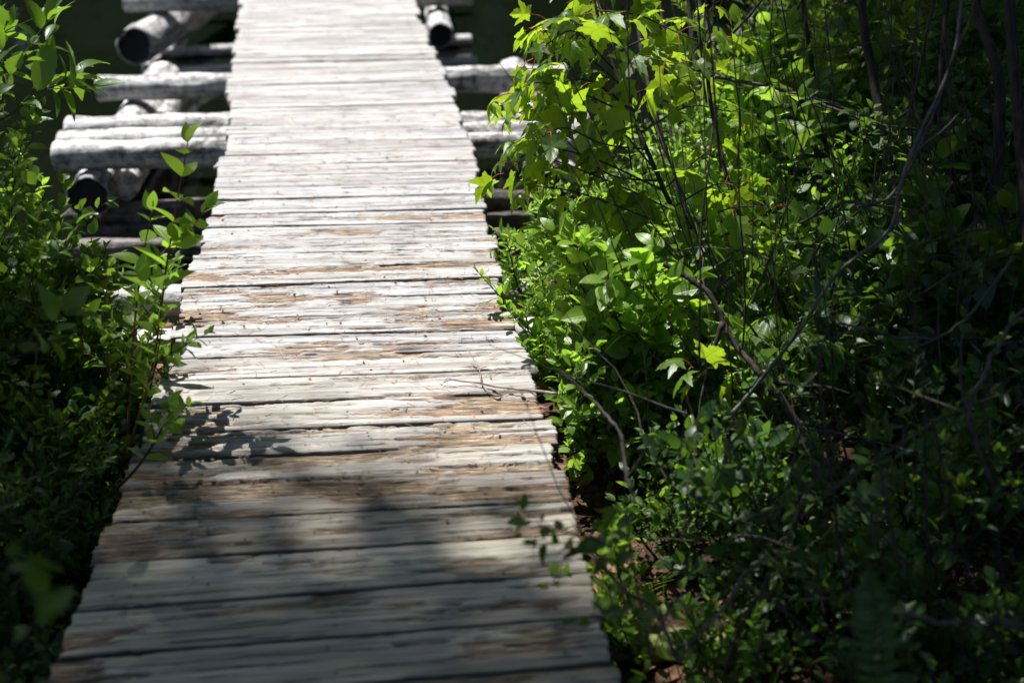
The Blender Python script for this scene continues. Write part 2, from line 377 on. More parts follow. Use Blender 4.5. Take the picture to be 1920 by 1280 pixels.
for k in range(len(lines) - 1):
    (a0, b0), (a1, b1) = lines[k], lines[k + 1]
    bw = np.linalg.norm((a0 + b0 - a1 - b1) / 2); L = np.linalg.norm(b0 - a0)
    Ym = (a0[1] + b0[1]) / 2; near = Ym < 5.2
    nu, nv = (300, 40) if near else (150, 20) if Ym < 10 else (40, 8)
    gap = .0012 + .0022 * pr.random() + (.005 if pr.random() < .3 else 0)
    if not near: gap = .001 + .0015 * pr.random()
    if abs(Ym - 7.45) < .08: gap = .034
    gk = 1.0 if near else .35  # rims paler on far boards, imitating the overexposed sunlit end
    u = np.linspace(0, 1, nu); e = np.linspace(0, 1, nv)
    v = .5 - .5 * np.cos(e * math.pi) * (.12) - .5 * (1 - 2 * e) * .88   # denser near the edges
    U, V = np.meshgrid(u, v); s = k * 17 + 3
    eo0 = (vn(U * L * 2.5, 0 * U, s) - .5) * .006 + (vn(U * L * 30, 0 * U, s + 1) - .5) * .003
    eo1 = (vn(U * L * 2.5, 0 * U + 3, s) - .5) * .006 + (vn(U * L * 30, 0 * U + 3, s + 1) - .5) * .003
    eo0 = np.abs(eo0) + .007 * sst(.72, .86, vn(U * L * 7, 0 * U, s + 20)) * vn(U * L * 60, 0 * U, s + 21); eo1 = np.abs(eo1) + .007 * sst(.72, .86, vn(U * L * 7, 0 * U + 8, s + 20)) * vn(U * L * 60, 0 * U + 8, s + 21)
    m0 = (gap / 2 + np.abs(eo0)) / bw; m1 = (gap / 2 + np.abs(eo1)) / bw
    VV = m0 + V * (1 - m0 - m1)
    exl = pr.uniform(-.022, .014); exr = pr.uniform(-.018, .020)
    UU = U + (1 - U) ** 6 * (-(exl) + (vn(V * 5, 0 * V, s + 2) - .5) * .010 + (vn(V * 22, 0 * V, s + 3) - .5) * .006) / L + U ** 6 * (exr + (vn(V * 5, 0 * V + 5, s + 2) - .5) * .010 + (vn(V * 22, 0 * V + 5, s + 3) - .5) * .006) / L
    P = (a0[None, None] * (1 - UU[..., None]) + b0[None, None] * UU[..., None]) * (1 - VV[..., None]) + (a1[None, None] * (1 - UU[..., None]) + b1[None, None] * UU[..., None]) * VV[..., None]
    x = UU * L; y = VV * bw
    ed = np.minimum(V, 1 - V) * bw; rnd = -.003 * np.exp(-(ed / .0022) ** 1.2)
    ends = np.minimum(U, 1 - U) * L; rnd = rnd - .002 * np.exp(-(ends / .003))
    yy = (y_of(Ym)); rl = rotlevel(yy) * (1.0 if pr.random() < .8 else .35)
    grain = (vn(x * 3, y * 150, s + 4) - .5) * .0012 + (vn(x * 9, y * 260, s + 5) - .5) * .0010 + (vn(x * 1.5, y * 22, s + 6) - .5) * .0014
    rn = vn(x * 2.2 + 9, y * 17, s + 7) * .50 + vn(x * 7, y * 70, s + 8) * .35 + vn(x * 25, y * 200, s + 9) * .15
    thr = float(np.quantile(rn, 1 - np.clip(rl * .60, 0, .9))); rot = sst(thr - .01, thr + .06, rn) * (1 if near else .6)
    rotz = -rot * (.003 + .008 * vn(x * 8, y * 220, s + 10))
    crack = np.zeros_like(U)
    for c in range(pr.integers(6, 14)):
        v0 = pr.uniform(.06, .94) * bw; u0 = pr.uniform(0, L); hl = pr.uniform(.04, .5) ** 1.2; cw = pr.uniform(.6, 1.25)
        yc = v0 + (vn(x * 3, 0 * x + c, s + 11) - .5) * .014 + (vn(x * 20, 0 * x + c, s + 12) - .5) * .003
        crack = np.maximum(crack, np.exp(-((y - yc) / (.0019 * cw if near else .003)) ** 2) * sst(hl, hl * .6, np.abs(x - u0)))
    nail = np.zeros_like(U); knot = np.zeros_like(U)
    for c in range(pr.integers(0, 4)):
        kx, ky = pr.uniform(.05, .95) * L, pr.uniform(.2, .8) * bw; ka = pr.uniform(.008, .020)
        rd = np.sqrt(((x - kx) / (ka * 2.0)) ** 2 + ((y - ky) / ka) ** 2) * (1 + .5 * (vn(x * 60, y * 90, s + 31) - .5))
        knot = np.maximum(knot, np.exp(-rd ** 3) * (.55 + .45 * np.sin(rd * 14) ** 2))
    for un in (.07, .5, .93):
        for vv_ in (.25, .74):
            if pr.random() < .85:
                dx = x - (un * L + pr.uniform(-.01, .01)); dy = y - (vv_ * bw + pr.uniform(-.008, .008))
                rr = .0055 if near else .008
                nail = np.maximum(nail, np.exp(-((dx / rr) ** 2 + (dy / rr) ** 2)) * pr.uniform(.6, 1) )
                nail = np.maximum(nail, .35 * np.exp(-((dx / .03) ** 2 + (dy / .004) ** 2)))
    cup = ((V - .5) ** 2) * 4 * pr.uniform(-.002, .002)
    Z = grain + rnd + rotz - crack * .009 - knot * .002 + cup + pr.uniform(-.002, .002) + (U - .5) * pr.uniform(-.004, .004) + (V - .5) * pr.uniform(-.004, .004)
    Z = Z + (vn(x * 1.4, 0 * x, s + 14) - .5) * .003
    P = P.copy(); P[..., 2] += Z
    near_tone = float(np.interp(yy, [650, 850, 1080], [0, .45, 1]))  # browner, more stained and algae-tinted toward the camera
    G = np.stack([x + k * 3.1, y, np.full_like(x, pr.random())], -1)
    Mk = np.stack([np.clip(rot, 0, 1) * .95, np.full_like(x, near_tone), np.clip(crack * .95 + nail * .95 + knot * .7 + .6 * gk * np.exp(-(ed / .0018) ** 2) + .35 * gk * np.exp(-(ed / .009) ** 2) * vn(x * 6, 0 * x, s + 15), 0, 1)], -1)  # cracks, nails, knots, plus gap shade painted along the rims
    # top sheet + skirts + underside
    top_n = nu * nv; T = P.reshape(-1, 3)
    idx = np.arange(top_n).reshape(nv, nu)
    loop_ = np.concatenate([idx[0, :], idx[1:, -1], idx[-1, -2::-1], idx[-2:0:-1, 0]])
    low = T[loop_].copy(); low[:, 2] = -.038 - .003 * vn(np.arange(len(loop_)) * .3, 0 * loop_, s)
    cen = low.mean(0)
    Vt = np.concatenate([T, low, cen[None]])
    gi = (np.arange(nv - 1)[:, None] * nu + np.arange(nu - 1)[None]).reshape(-1)
    top_f = np.stack([gi, gi + 1, gi + nu + 1, gi + nu], -1)
    n_l = len(loop_); j = np.arange(n_l); j2 = (j + 1) % n_l
    sk = np.stack([loop_[j], top_n + j, top_n + j2, loop_[j2]], -1)
    bot = np.stack([top_n + j2, top_n + j, np.full(n_l, top_n + n_l)], -1)
    GA = np.concatenate([G.reshape(-1, 3), G.reshape(-1, 3)[loop_] + [0, .03, 0], [[0, 0, 0]]])
    MA = np.concatenate([Mk.reshape(-1, 3), Mk.reshape(-1, 3)[loop_] * [1, 1, 0] + [0, 0, .85], [[0, 0, 0]]])  # side faces coloured near black: gap shade put into the colour
    mb = MB(); mb.add(Vt, [top_f, sk, bot], GA); o = mb.build('plank', M['wood'], board)
    a_ = o.data.attributes.new('m', 'FLOAT_VECTOR', 'POINT'); a_.data.foreach_set('vector', MA.astype(np.float32).ravel())
# stringer logs under the boards
def path(pts, n):
    pts = np.asarray(pts, float); S = np.concatenate([[0], np.cumsum(np.linalg.norm(np.diff(pts, axis=0), axis=1))]); q = np.linspace(0, S[-1], n)
    return np.stack([np.interp(q, S, pts[:, i]) for i in range(3)], -1)
for f in (.14, .84):
    L_ = lines[:, 0] * (1 - f) + lines[:, 1] * f; L_ = L_ - [0, 0, .038 + .052]
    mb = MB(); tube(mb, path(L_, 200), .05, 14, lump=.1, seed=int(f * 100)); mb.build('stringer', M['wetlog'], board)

# ------------------------------------------------------------------ log cribs
def log(name, parent, p0, p1, r, seed, m='log', hollow=False, ext=0):
    p0 = np.asarray(p0, float); p1 = np.asarray(p1, float); n = 60; q = np.linspace(0, 1, n)[:, None]
    P = p0 * (1 - q) + p1 * q; P[:, 2] += .012 * (vn(q[:, 0] * 3, 0 * q[:, 0], seed) - .5); P[:, 1] += .02 * (vn(q[:, 0] * 3, 0 * q[:, 0] + 4, seed) - .5)
    rr = r * (1 + .04 * np.cos(q[:, 0] * 3 + seed)); d = nrm(P[-1] - P[0])
    P2 = np.concatenate([P[:1] - d * .0, P[:1] + d * (.006 if hollow else .012), P[1:-1], P[-1:] - d * .012, P[-1:]]); rr = np.concatenate([[rr[0] * (.90 if hollow else .86)], [rr[0]], rr[1:-1], [rr[-1]], [rr[-1] * .86]])
    mb = MB(); tube(mb, P2, rr, 28, cap=not hollow, lump=.20, seed=seed); o = mb.build(name, M[m], parent)
    if hollow:
        # pale shell with a near-black core set into the sawn end that faces the deck's near side
        e = MB(); th = np.linspace(0, 2 * math.pi, 40, endpoint=False); A = nrm(np.cross(d, [0, 0, 1.0])); B = np.cross(A, d); prev = None
        rings = [(.93, .003), (.88, .012), (.75, .018), (.5, .022), (.25, .024)]
        Vs = [p0 + d * dz + (A * np.cos(th)[:, None] + B * np.sin(th)[:, None]) * r * (f * (1 + .06 * (vn(th * 2, 0 * th + i_, seed) - .5)))[:, None] for i_, (f, dz) in enumerate(rings)]
        Vv = np.concatenate(Vs + [(p0 + d * .024)[None]]); k = 40; j = np.arange(k); j2 = (j + 1) % k
        Fs = [np.stack([i_ * k + j, i_ * k + j2, (i_ + 1) * k + j2, (i_ + 1) * k + j], -1) for i_ in range(4)] + [np.stack([4 * k + j, 4 * k + j2, np.full(k, 5 * k)], -1)]
        e.add(Vv, Fs, Vv); e.build('dark_core', M['heart'], o)
    return o
dz = -.23 + .07
def span(pL, pR, z): return at(*pL, z), at(*pR, z)
near_ = empty('log_crib', at(300, 300, -.5), 'nearer crib of stacked grey logs, three side by side, under the boardwalk', 'log crib')
zt = -.15
for i, (l, r_, rr, sd_) in enumerate((((182, 166), (1062, 146), .072, 3), ((124, 243), (1104, 232), .062, 5), ((110, 268), (1100, 250), .063, 8), ((100, 293), (1116, 268), .066, 11))):
    a, b = span(l, r_, zt); log('cross_log', near_, a, b, rr, sd_)
zl = zt - .075 - .10
for l, f_, sd_, rr in (((165, 372), (300, 160), 21, .105), ((1025, 345), (965, 150), 22, .095), ((232, 352), (335, 170), 23, .07), ((1062, 330), (1000, 170), 27, .07)):
    a = at(*l, zl - (.10 - rr)); b = at(*f_, zl - (.10 - rr)); b = b + nrm(b - a) * .15; log('side_log', near_, a, b, rr, sd_, hollow=rr > .09)
zb = zl - .105 - .05
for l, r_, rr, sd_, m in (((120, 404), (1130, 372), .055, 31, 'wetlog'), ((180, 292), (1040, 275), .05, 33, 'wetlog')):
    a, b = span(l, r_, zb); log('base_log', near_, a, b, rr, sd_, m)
far_ = empty('log_crib', at(340, 30, -.5), 'farther crib of pale logs at the top of the view, by open water', 'log crib')
for l, r_, rr, sd_ in (((232, 5), (886, -12), .075, 41), ((250, -75), (850, -90), .075, 42)):
    a, b = span(l, r_, zt); log('cross_log', far_, a, b, rr, sd_)
a = at(252, 86, zl - .02); b = at(372, 14, zl - .02); log('side_log', far_, a, b + nrm(b - a) * .9, .12, 44, hollow=True)
a = at(826, 66, zl); b = at(806, -60, zl); log('side_log', far_, a, b + nrm(b - a) * .3, .085, 45, hollow=True)
for l, r_, rr, sd_ in (((292, 99), (884, 76), .04, 47), ((268, 136), (894, 114), .035, 48)):
    a, b = span(l, r_, -.58); log('base_log', far_, a, b, rr, sd_)
a = at(272, 128, -.60); b = at(345, 60, -.60); log('base_log', far_, a, b, .03, 49)
shore_ = empty('log_crib', at(250, 600, -.4), 'half hidden grey logs by the left edge of the boardwalk near shore', 'log crib')
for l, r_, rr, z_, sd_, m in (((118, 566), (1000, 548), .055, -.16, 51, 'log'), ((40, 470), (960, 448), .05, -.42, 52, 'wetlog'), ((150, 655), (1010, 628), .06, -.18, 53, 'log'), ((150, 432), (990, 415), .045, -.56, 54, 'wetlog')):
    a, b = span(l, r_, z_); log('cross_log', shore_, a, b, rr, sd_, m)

# ------------------------------------------------------------------ plants
def curve(g, p0, d0, L, n, wob=.25, grav=0.0, upb=0.0):
    P = [np.asarray(p0, float)]; d = nrm(np.asarray(d0, float)); s = L / n
    for _ in range(n):
        d = nrm(d + g.normal(size=3) * wob * .35 + np.array([0, 0, upb - grav]) * .2); P.append(P[-1] + d * s)
    return np.array(P)
def leaf_on(g, P, spacing, size, lst, start=.1, angle=.9, opposite=False, upn=.6, droopd=.0, rosette=True):
    S = np.concatenate([[0], np.cumsum(np.linalg.norm(np.diff(P, axis=0), axis=1))]); L = S[-1]; T = nrm(np.gradient(P, axis=0))
    n = max(1, int(L * (1 - start) / spacing)); az = g.uniform(0, 6.28)
    for i in range(n):
        q = L * start + (i + .5) / n * L * (1 - start)
        p = np.array([np.interp(q, S, P[:, c]) for c in range(3)]); t = nrm(np.array([np.interp(q, S, T[:, c]) for c in range(3)]))
        a = nrm(np.cross(t, [.01, .02, 1.0])); b = np.cross(a, t)
        az += 2.4 if not opposite else 1.57
        for k in ((0, 1) if opposite else (0,)):
            th = az + k * math.pi + g.normal() * .2
            o = a * math.cos(th) + b * math.sin(th); d = nrm(t * math.cos(angle) + o * math.sin(angle) + np.array([0, 0, .15 - droopd]) + g.normal(size=3) * .12)
            up = nrm(np.array([0, 0, 1.0]) * upn + t * .5 + g.normal(size=3) * .35)
            lst.append((p, d, up, size * g.uniform(.5, 1.25) * (1 - .25 * (i == n - 1))))
    if rosette:
        for _ in range(2): lst.append((P[-1], nrm(T[-1] + g.normal(size=3) * .35), nrm(np.array([0, 0, 1.]) + g.normal(size=3) * .4), size * g.uniform(.5, .8)))
def put(mb, kind, lst, seed):
    if not lst: return
    leaves(mb, kind, np.array([l[0] for l in lst]), np.array([l[1] for l in lst]), np.array([l[2] for l in lst]), np.array([l[3] for l in lst]), seed)
def shrub(name, X, Y, h, label, kind='oval', size=.035, lm='fresh', sm='bark', n=7, spread=.45, side=9, lean=(0, 0), seed=1, sp=.022, r=.005, opp=False, cat='shrub', group=None, twl=.32, wob=.25, z=None, bare=0, start=.3):
    g = np.random.default_rng(seed * 101 + 7); z0 = (float(zg(X, Y)) if z is None else z) - .02
    root = empty(name, (X, Y, z0), label, cat, group); st_ = MB(); lf = MB(); lst = []
    for i in range(n):
        a = g.uniform(0, 6.28); sp_ = spread * g.uniform(.2, 1)
        d = np.array([math.cos(a) * sp_ + lean[0], math.sin(a) * sp_ + lean[1], 1.0])
        L = h * g.uniform(.65, 1.08); P = curve(g, (X + math.cos(a) * .05, Y + math.sin(a) * .05, z0), d, L, 12, wob, 0, .05)
        tube(st_, P, np.linspace(r, r * .3, len(P)) * g.uniform(.8, 1.2), 5, seed=i)
        ns = int(side * g.uniform(.8, 1.2))
        for j in range(ns):
            q = g.uniform(start, 1) ; p = P[min(11, int(q * 12))]; tl = h * twl * g.uniform(.5, 1.1) * (1.15 - .6 * q)
            b = g.uniform(0, 6.28); dd = nrm(P[min(12, int(q * 12) + 1)] - p) * .8 + np.array([math.cos(b), math.sin(b), .25])
            B = curve(g, p, dd, tl, 5, wob * 1.2, 0, .12); tube(st_, B, np.linspace(r * .4, r * .15, 6), 4, cap=False)
            if g.random() >= bare: leaf_on(g, B, sp, size, lst, opposite=opp)
        leaf_on(g, P[8:], sp, size, lst, opposite=opp)
    put(lf, kind, lst, seed); st_.build('branch', M[sm], root); lf.build('foliage', M[lm], root)
    return root

# --- right-hand side: sunlit shrubs hugging the boards
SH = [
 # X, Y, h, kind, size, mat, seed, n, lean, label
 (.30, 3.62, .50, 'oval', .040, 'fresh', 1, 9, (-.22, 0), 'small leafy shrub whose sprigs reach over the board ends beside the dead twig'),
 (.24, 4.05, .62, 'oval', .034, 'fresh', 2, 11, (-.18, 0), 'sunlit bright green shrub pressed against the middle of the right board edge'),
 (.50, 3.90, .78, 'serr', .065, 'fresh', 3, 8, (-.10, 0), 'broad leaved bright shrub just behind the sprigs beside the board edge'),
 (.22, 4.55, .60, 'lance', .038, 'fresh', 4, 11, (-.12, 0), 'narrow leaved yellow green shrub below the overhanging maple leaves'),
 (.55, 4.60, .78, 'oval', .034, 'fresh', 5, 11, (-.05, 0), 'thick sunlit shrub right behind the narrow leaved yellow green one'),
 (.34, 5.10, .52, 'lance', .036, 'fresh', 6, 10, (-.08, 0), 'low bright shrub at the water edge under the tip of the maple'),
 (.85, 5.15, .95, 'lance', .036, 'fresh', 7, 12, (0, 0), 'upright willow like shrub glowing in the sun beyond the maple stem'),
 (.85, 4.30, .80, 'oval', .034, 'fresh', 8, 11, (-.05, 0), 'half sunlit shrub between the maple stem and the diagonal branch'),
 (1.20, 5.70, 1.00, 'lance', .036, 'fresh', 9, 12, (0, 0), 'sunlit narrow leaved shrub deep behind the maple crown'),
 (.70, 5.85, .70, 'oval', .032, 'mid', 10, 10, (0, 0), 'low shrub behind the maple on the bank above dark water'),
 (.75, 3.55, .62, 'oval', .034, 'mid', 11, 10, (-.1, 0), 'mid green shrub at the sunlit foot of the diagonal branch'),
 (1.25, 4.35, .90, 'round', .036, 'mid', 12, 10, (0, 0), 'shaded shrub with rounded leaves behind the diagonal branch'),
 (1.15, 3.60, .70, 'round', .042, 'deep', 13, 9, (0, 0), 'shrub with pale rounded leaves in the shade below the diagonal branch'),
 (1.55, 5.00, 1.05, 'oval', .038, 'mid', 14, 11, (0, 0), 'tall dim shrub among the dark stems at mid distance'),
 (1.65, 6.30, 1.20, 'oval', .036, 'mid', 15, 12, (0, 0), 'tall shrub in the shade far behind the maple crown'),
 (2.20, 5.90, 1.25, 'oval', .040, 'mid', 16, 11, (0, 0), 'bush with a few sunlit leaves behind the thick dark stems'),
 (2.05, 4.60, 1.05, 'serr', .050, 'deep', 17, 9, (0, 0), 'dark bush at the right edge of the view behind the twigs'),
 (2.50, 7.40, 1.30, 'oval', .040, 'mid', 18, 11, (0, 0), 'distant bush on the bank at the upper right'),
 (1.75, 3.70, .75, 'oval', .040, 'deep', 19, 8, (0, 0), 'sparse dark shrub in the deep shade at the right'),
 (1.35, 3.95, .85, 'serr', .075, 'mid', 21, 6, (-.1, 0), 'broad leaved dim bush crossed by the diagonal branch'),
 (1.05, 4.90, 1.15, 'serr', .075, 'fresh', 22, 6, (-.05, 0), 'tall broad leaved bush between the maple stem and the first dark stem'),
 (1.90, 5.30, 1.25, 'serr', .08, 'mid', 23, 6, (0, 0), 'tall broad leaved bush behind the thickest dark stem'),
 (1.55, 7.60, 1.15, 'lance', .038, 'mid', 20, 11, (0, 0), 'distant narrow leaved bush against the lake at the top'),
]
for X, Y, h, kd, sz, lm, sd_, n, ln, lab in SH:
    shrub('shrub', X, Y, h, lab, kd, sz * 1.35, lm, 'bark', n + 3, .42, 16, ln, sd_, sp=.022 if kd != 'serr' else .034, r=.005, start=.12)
# foreground, strongly out of focus, lower right
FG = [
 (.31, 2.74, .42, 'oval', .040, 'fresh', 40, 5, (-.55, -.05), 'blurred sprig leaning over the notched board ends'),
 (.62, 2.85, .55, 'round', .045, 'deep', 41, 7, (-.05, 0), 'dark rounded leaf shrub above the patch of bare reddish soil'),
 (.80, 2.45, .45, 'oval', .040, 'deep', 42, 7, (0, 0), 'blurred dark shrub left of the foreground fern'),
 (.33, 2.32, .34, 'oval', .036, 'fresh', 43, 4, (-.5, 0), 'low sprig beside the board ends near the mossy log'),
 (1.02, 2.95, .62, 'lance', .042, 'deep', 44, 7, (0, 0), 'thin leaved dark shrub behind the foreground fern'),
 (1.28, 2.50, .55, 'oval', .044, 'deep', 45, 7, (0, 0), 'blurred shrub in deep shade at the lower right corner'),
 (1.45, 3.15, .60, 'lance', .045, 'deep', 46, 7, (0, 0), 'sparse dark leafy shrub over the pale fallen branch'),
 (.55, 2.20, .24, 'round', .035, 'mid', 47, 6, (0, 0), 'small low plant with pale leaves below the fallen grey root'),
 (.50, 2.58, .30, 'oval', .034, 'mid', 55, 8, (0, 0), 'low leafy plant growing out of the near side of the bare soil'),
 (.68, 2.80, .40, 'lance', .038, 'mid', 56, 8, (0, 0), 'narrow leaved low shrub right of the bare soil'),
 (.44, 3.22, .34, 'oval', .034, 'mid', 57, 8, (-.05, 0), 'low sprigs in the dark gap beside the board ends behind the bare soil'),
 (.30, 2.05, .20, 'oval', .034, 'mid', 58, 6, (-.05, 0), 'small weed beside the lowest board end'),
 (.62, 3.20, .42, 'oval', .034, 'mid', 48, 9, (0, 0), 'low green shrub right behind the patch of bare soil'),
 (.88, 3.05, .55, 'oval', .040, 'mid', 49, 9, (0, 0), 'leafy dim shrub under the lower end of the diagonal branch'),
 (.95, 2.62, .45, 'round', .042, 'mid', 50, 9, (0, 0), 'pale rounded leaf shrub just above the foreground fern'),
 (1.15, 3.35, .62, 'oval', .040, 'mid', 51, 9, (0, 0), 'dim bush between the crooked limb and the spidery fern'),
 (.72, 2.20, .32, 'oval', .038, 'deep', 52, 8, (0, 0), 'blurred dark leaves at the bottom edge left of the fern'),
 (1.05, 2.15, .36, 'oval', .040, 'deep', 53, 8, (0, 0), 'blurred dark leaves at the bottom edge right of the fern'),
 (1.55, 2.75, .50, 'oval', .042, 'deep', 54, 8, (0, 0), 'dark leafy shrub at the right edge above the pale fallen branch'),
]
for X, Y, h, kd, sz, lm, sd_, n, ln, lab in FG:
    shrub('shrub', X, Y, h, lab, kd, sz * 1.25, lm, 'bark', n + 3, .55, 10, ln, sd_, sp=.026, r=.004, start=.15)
# left-hand side
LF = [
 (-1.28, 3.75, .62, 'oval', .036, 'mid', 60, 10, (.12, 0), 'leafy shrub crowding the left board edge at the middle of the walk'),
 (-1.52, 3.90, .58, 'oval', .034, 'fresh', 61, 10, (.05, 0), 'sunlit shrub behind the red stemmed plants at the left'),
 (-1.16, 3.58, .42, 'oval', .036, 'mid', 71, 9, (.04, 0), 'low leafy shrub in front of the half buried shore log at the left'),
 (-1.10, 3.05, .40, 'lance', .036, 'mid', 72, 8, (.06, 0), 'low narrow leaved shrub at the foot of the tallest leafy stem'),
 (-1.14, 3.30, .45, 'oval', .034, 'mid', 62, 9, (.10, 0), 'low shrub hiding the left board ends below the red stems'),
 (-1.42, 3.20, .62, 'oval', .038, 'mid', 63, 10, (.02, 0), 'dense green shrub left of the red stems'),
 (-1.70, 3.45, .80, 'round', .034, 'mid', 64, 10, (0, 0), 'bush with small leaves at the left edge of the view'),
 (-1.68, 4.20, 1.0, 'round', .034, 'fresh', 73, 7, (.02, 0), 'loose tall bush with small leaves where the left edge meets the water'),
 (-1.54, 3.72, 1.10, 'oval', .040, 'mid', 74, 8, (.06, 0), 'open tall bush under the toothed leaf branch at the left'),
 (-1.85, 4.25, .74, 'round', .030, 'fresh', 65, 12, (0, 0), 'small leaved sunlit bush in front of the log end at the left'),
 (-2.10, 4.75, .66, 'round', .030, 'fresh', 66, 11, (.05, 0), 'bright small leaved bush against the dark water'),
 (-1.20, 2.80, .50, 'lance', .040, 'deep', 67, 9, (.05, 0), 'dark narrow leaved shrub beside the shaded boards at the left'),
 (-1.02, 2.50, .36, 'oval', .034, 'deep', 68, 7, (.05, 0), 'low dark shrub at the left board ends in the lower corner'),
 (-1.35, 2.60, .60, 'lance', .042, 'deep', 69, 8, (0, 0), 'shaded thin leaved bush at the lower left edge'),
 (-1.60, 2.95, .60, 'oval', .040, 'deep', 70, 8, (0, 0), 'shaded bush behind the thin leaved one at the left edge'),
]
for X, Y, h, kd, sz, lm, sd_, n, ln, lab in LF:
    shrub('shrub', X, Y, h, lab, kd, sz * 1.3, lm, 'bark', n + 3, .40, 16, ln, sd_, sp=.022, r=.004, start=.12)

def bent(name, root, pts, r0, r1, m, sides=7, n=30, lump=.08, seed=1):
    mb = MB(); P = smooth(pts, n); g = np.random.default_rng(seed)
    P = P + np.cumsum(g.normal(size=P.shape) * .0008, axis=0); tube(mb, P, np.linspace(r0, r1, len(P)), sides, lump=lump, seed=seed); return mb.build(name, M[m], root), P
def smooth(pts, n):
    pts = np.asarray(pts, float)
    if len(pts) < 3: return path(pts, n)
    q = np.concatenate([[2 * pts[0] - pts[1]], pts, [2 * pts[-1] - pts[-2]]]); out = []
    m = max(2, n // (len(pts) - 1))
    for i in range(1, len(q) - 2):
        for t in np.linspace(0, 1, m, endpoint=False):
            a, b, c, d = q[i - 1], q[i], q[i + 1], q[i + 2]
            out.append(.5 * ((2 * b) + (c - a) * t + (2 * a - 5 * b + 4 * c - d) * t * t + (3 * b - a - 3 * c + d) * t ** 3))
    return np.array(out + [pts[-1]])

# --- tall leafy stems at the left, opposite leaf pairs
def wand(pts, label, size, seed, m='bark_red', opp=True, sp=.055, lm='fresh', kind='oval'):
    g = np.random.default_rng(seed); P = smooth(pts, 30); root = empty('leafy_stem', P[0], label, 'leafy stem', 'tall leafy stems at the left of the boards')
    st_ = MB(); tube(st_, P, np.linspace(.0045, .0015, len(P)), 6); lst = []
    leaf_on(g, P, sp, size, lst, start=.35, opposite=opp, upn=.9, angle=1.15)
    for q in (.45, .55, .68):
        b = g.uniform(0, 6.28); B = curve(g, P[int(q * (len(P) - 1))], (math.cos(b), math.sin(b), .8), .16, 5, .2, 0, .1); tube(st_, B, np.linspace(.002, .001, 6), 4); leaf_on(g, B, sp * .6, size * .8, lst, opposite=opp)
    st_.build('stem', M[m], root); lf = MB(); put(lf, kind, lst, seed); lf.build('foliage', M[lm], root)
Zs = 3.75
wand([dep(222, 905, 3.72), dep(285, 690, 3.70), dep(315, 480, 3.66), dep(352, 268, 3.6)], 'tallest upright leafy stem beside the left board edge, tip before the pale logs', .088, 201)
wand([dep(238, 880, 3.8), dep(245, 700, 3.78), dep(262, 520, 3.75), dep(285, 395, 3.72)], 'orange red leafy stem left of the tallest one', .075, 202)
wand([dep(120, 800, 4.0), dep(150, 640, 4.0), dep(165, 540, 4.0), dep(172, 440, 4.0)], 'short leafy stem further left, in front of a pale log', .07, 203)
wand([dep(205, 930, 3.45), dep(262, 870, 3.43), dep(305, 800, 3.40), dep(325, 748, 3.38)], 'small sprig standing over the shaded board edge at the left', .055, 204, 'bark', sp=.04)

wand([dep(190, 860, 3.9), dep(205, 720, 3.88), dep(196, 600, 3.85), dep(205, 500, 3.85)], 'leafy stem between the orange red one and the short one', .06, 205, sp=.045)
wand([dep(262, 840, 3.6), dep(275, 760, 3.6), dep(292, 680, 3.6), dep(306, 600, 3.6)], 'leafy stem right at the board ends, nearest the planks', .055, 206, 'bark', sp=.04)
wand([dep(60, 760, 3.9), dep(70, 620, 3.9), dep(60, 500, 3.9), dep(75, 400, 3.9)], 'leafy stem nearest the left edge of the view', .06, 207, sp=.045)
# --- serrated-leaf branches entering at the upper left
def spray(name, segs, label, kind, size, lm, sm, seed, cat='branch', sp=.04, side=3, sl=.12, r=.004, petiole=None, hang=.1, group=None, upn=.8):
    g = np.random.default_rng(seed); root = empty(name, segs[0][0], label, cat, group); st_ = MB(); lst = []; pt = MB()
    for sg in segs:
        P = smooth(sg, 24); tube(st_, P, np.linspace(r, r * .35, len(P)), 6)
        tw = [P[len(P) // 3:]]
        for j in range(side):
            k = g.integers(len(P) // 4, len(P) - 2); t = nrm(P[k + 1] - P[k]); o = nrm(np.cross(t, [0, 0, 1.0])) * g.choice([-1, 1])
            B = curve(g, P[k], t * .8 + o * .8 + [0, 0, .0], sl * g.uniform(.6, 1.2), 5, .2, hang * .5); tube(st_, B, np.linspace(r * .45, r * .2, 6), 4); tw.append(B)
        for B in tw:
            l2 = []; leaf_on(g, B, sp, size, l2, angle=.95, opposite=petiole is not None, upn=upn, droopd=hang + .1)
            if petiole:
                for (p, d, up, s_) in l2:
                    q = p + d * petiole * g.uniform(.6, 1.2); tube(pt, np.array([p, (p + q) / 2 + [0, 0, .006], q]), .0010, 4, cap=False)
                    d2 = nrm(d + np.array([0, 0, -hang * 3]) + g.normal(size=3) * .15); lst.append((q, d2, up, s_))
            else: lst += l2
    o = st_.build('branch', M[sm], root); lf = MB(); put(lf, kind, lst, seed); lf.build('foliage', M[lm], root)
    return root
spray('branch', [[dep(-160, 330, 3.9), dep(-20, 200, 3.95), dep(50, 95, 4.0), dep(90, 40, 4.0)], [dep(-60, 250, 3.95), dep(20, 215, 4.0), dep(60, 178, 4.0), dep(125, 155, 4.02)],
   [dep(-100, 300, 4.1), dep(-20, 120, 4.1), dep(10, 50, 4.1)]],
   'branch with toothed leaves reaching in at the upper left over dark water', 'point', .135, 'mid', 'bark_grey', 301, sp=.05, side=4, sl=.16)
spray('branch', [[dep(-80, 620, 3.0), dep(40, 640, 3.0), dep(100, 590, 3.0)], [dep(-80, 620, 3.0), dep(-10, 670, 2.97), dep(40, 665, 2.97), dep(90, 640, 3.0)]],
   'out of focus broad leaves floating before the left bushes', 'serr', .13, 'mid', 'bark', 302, sp=.06, side=1, sl=.08)
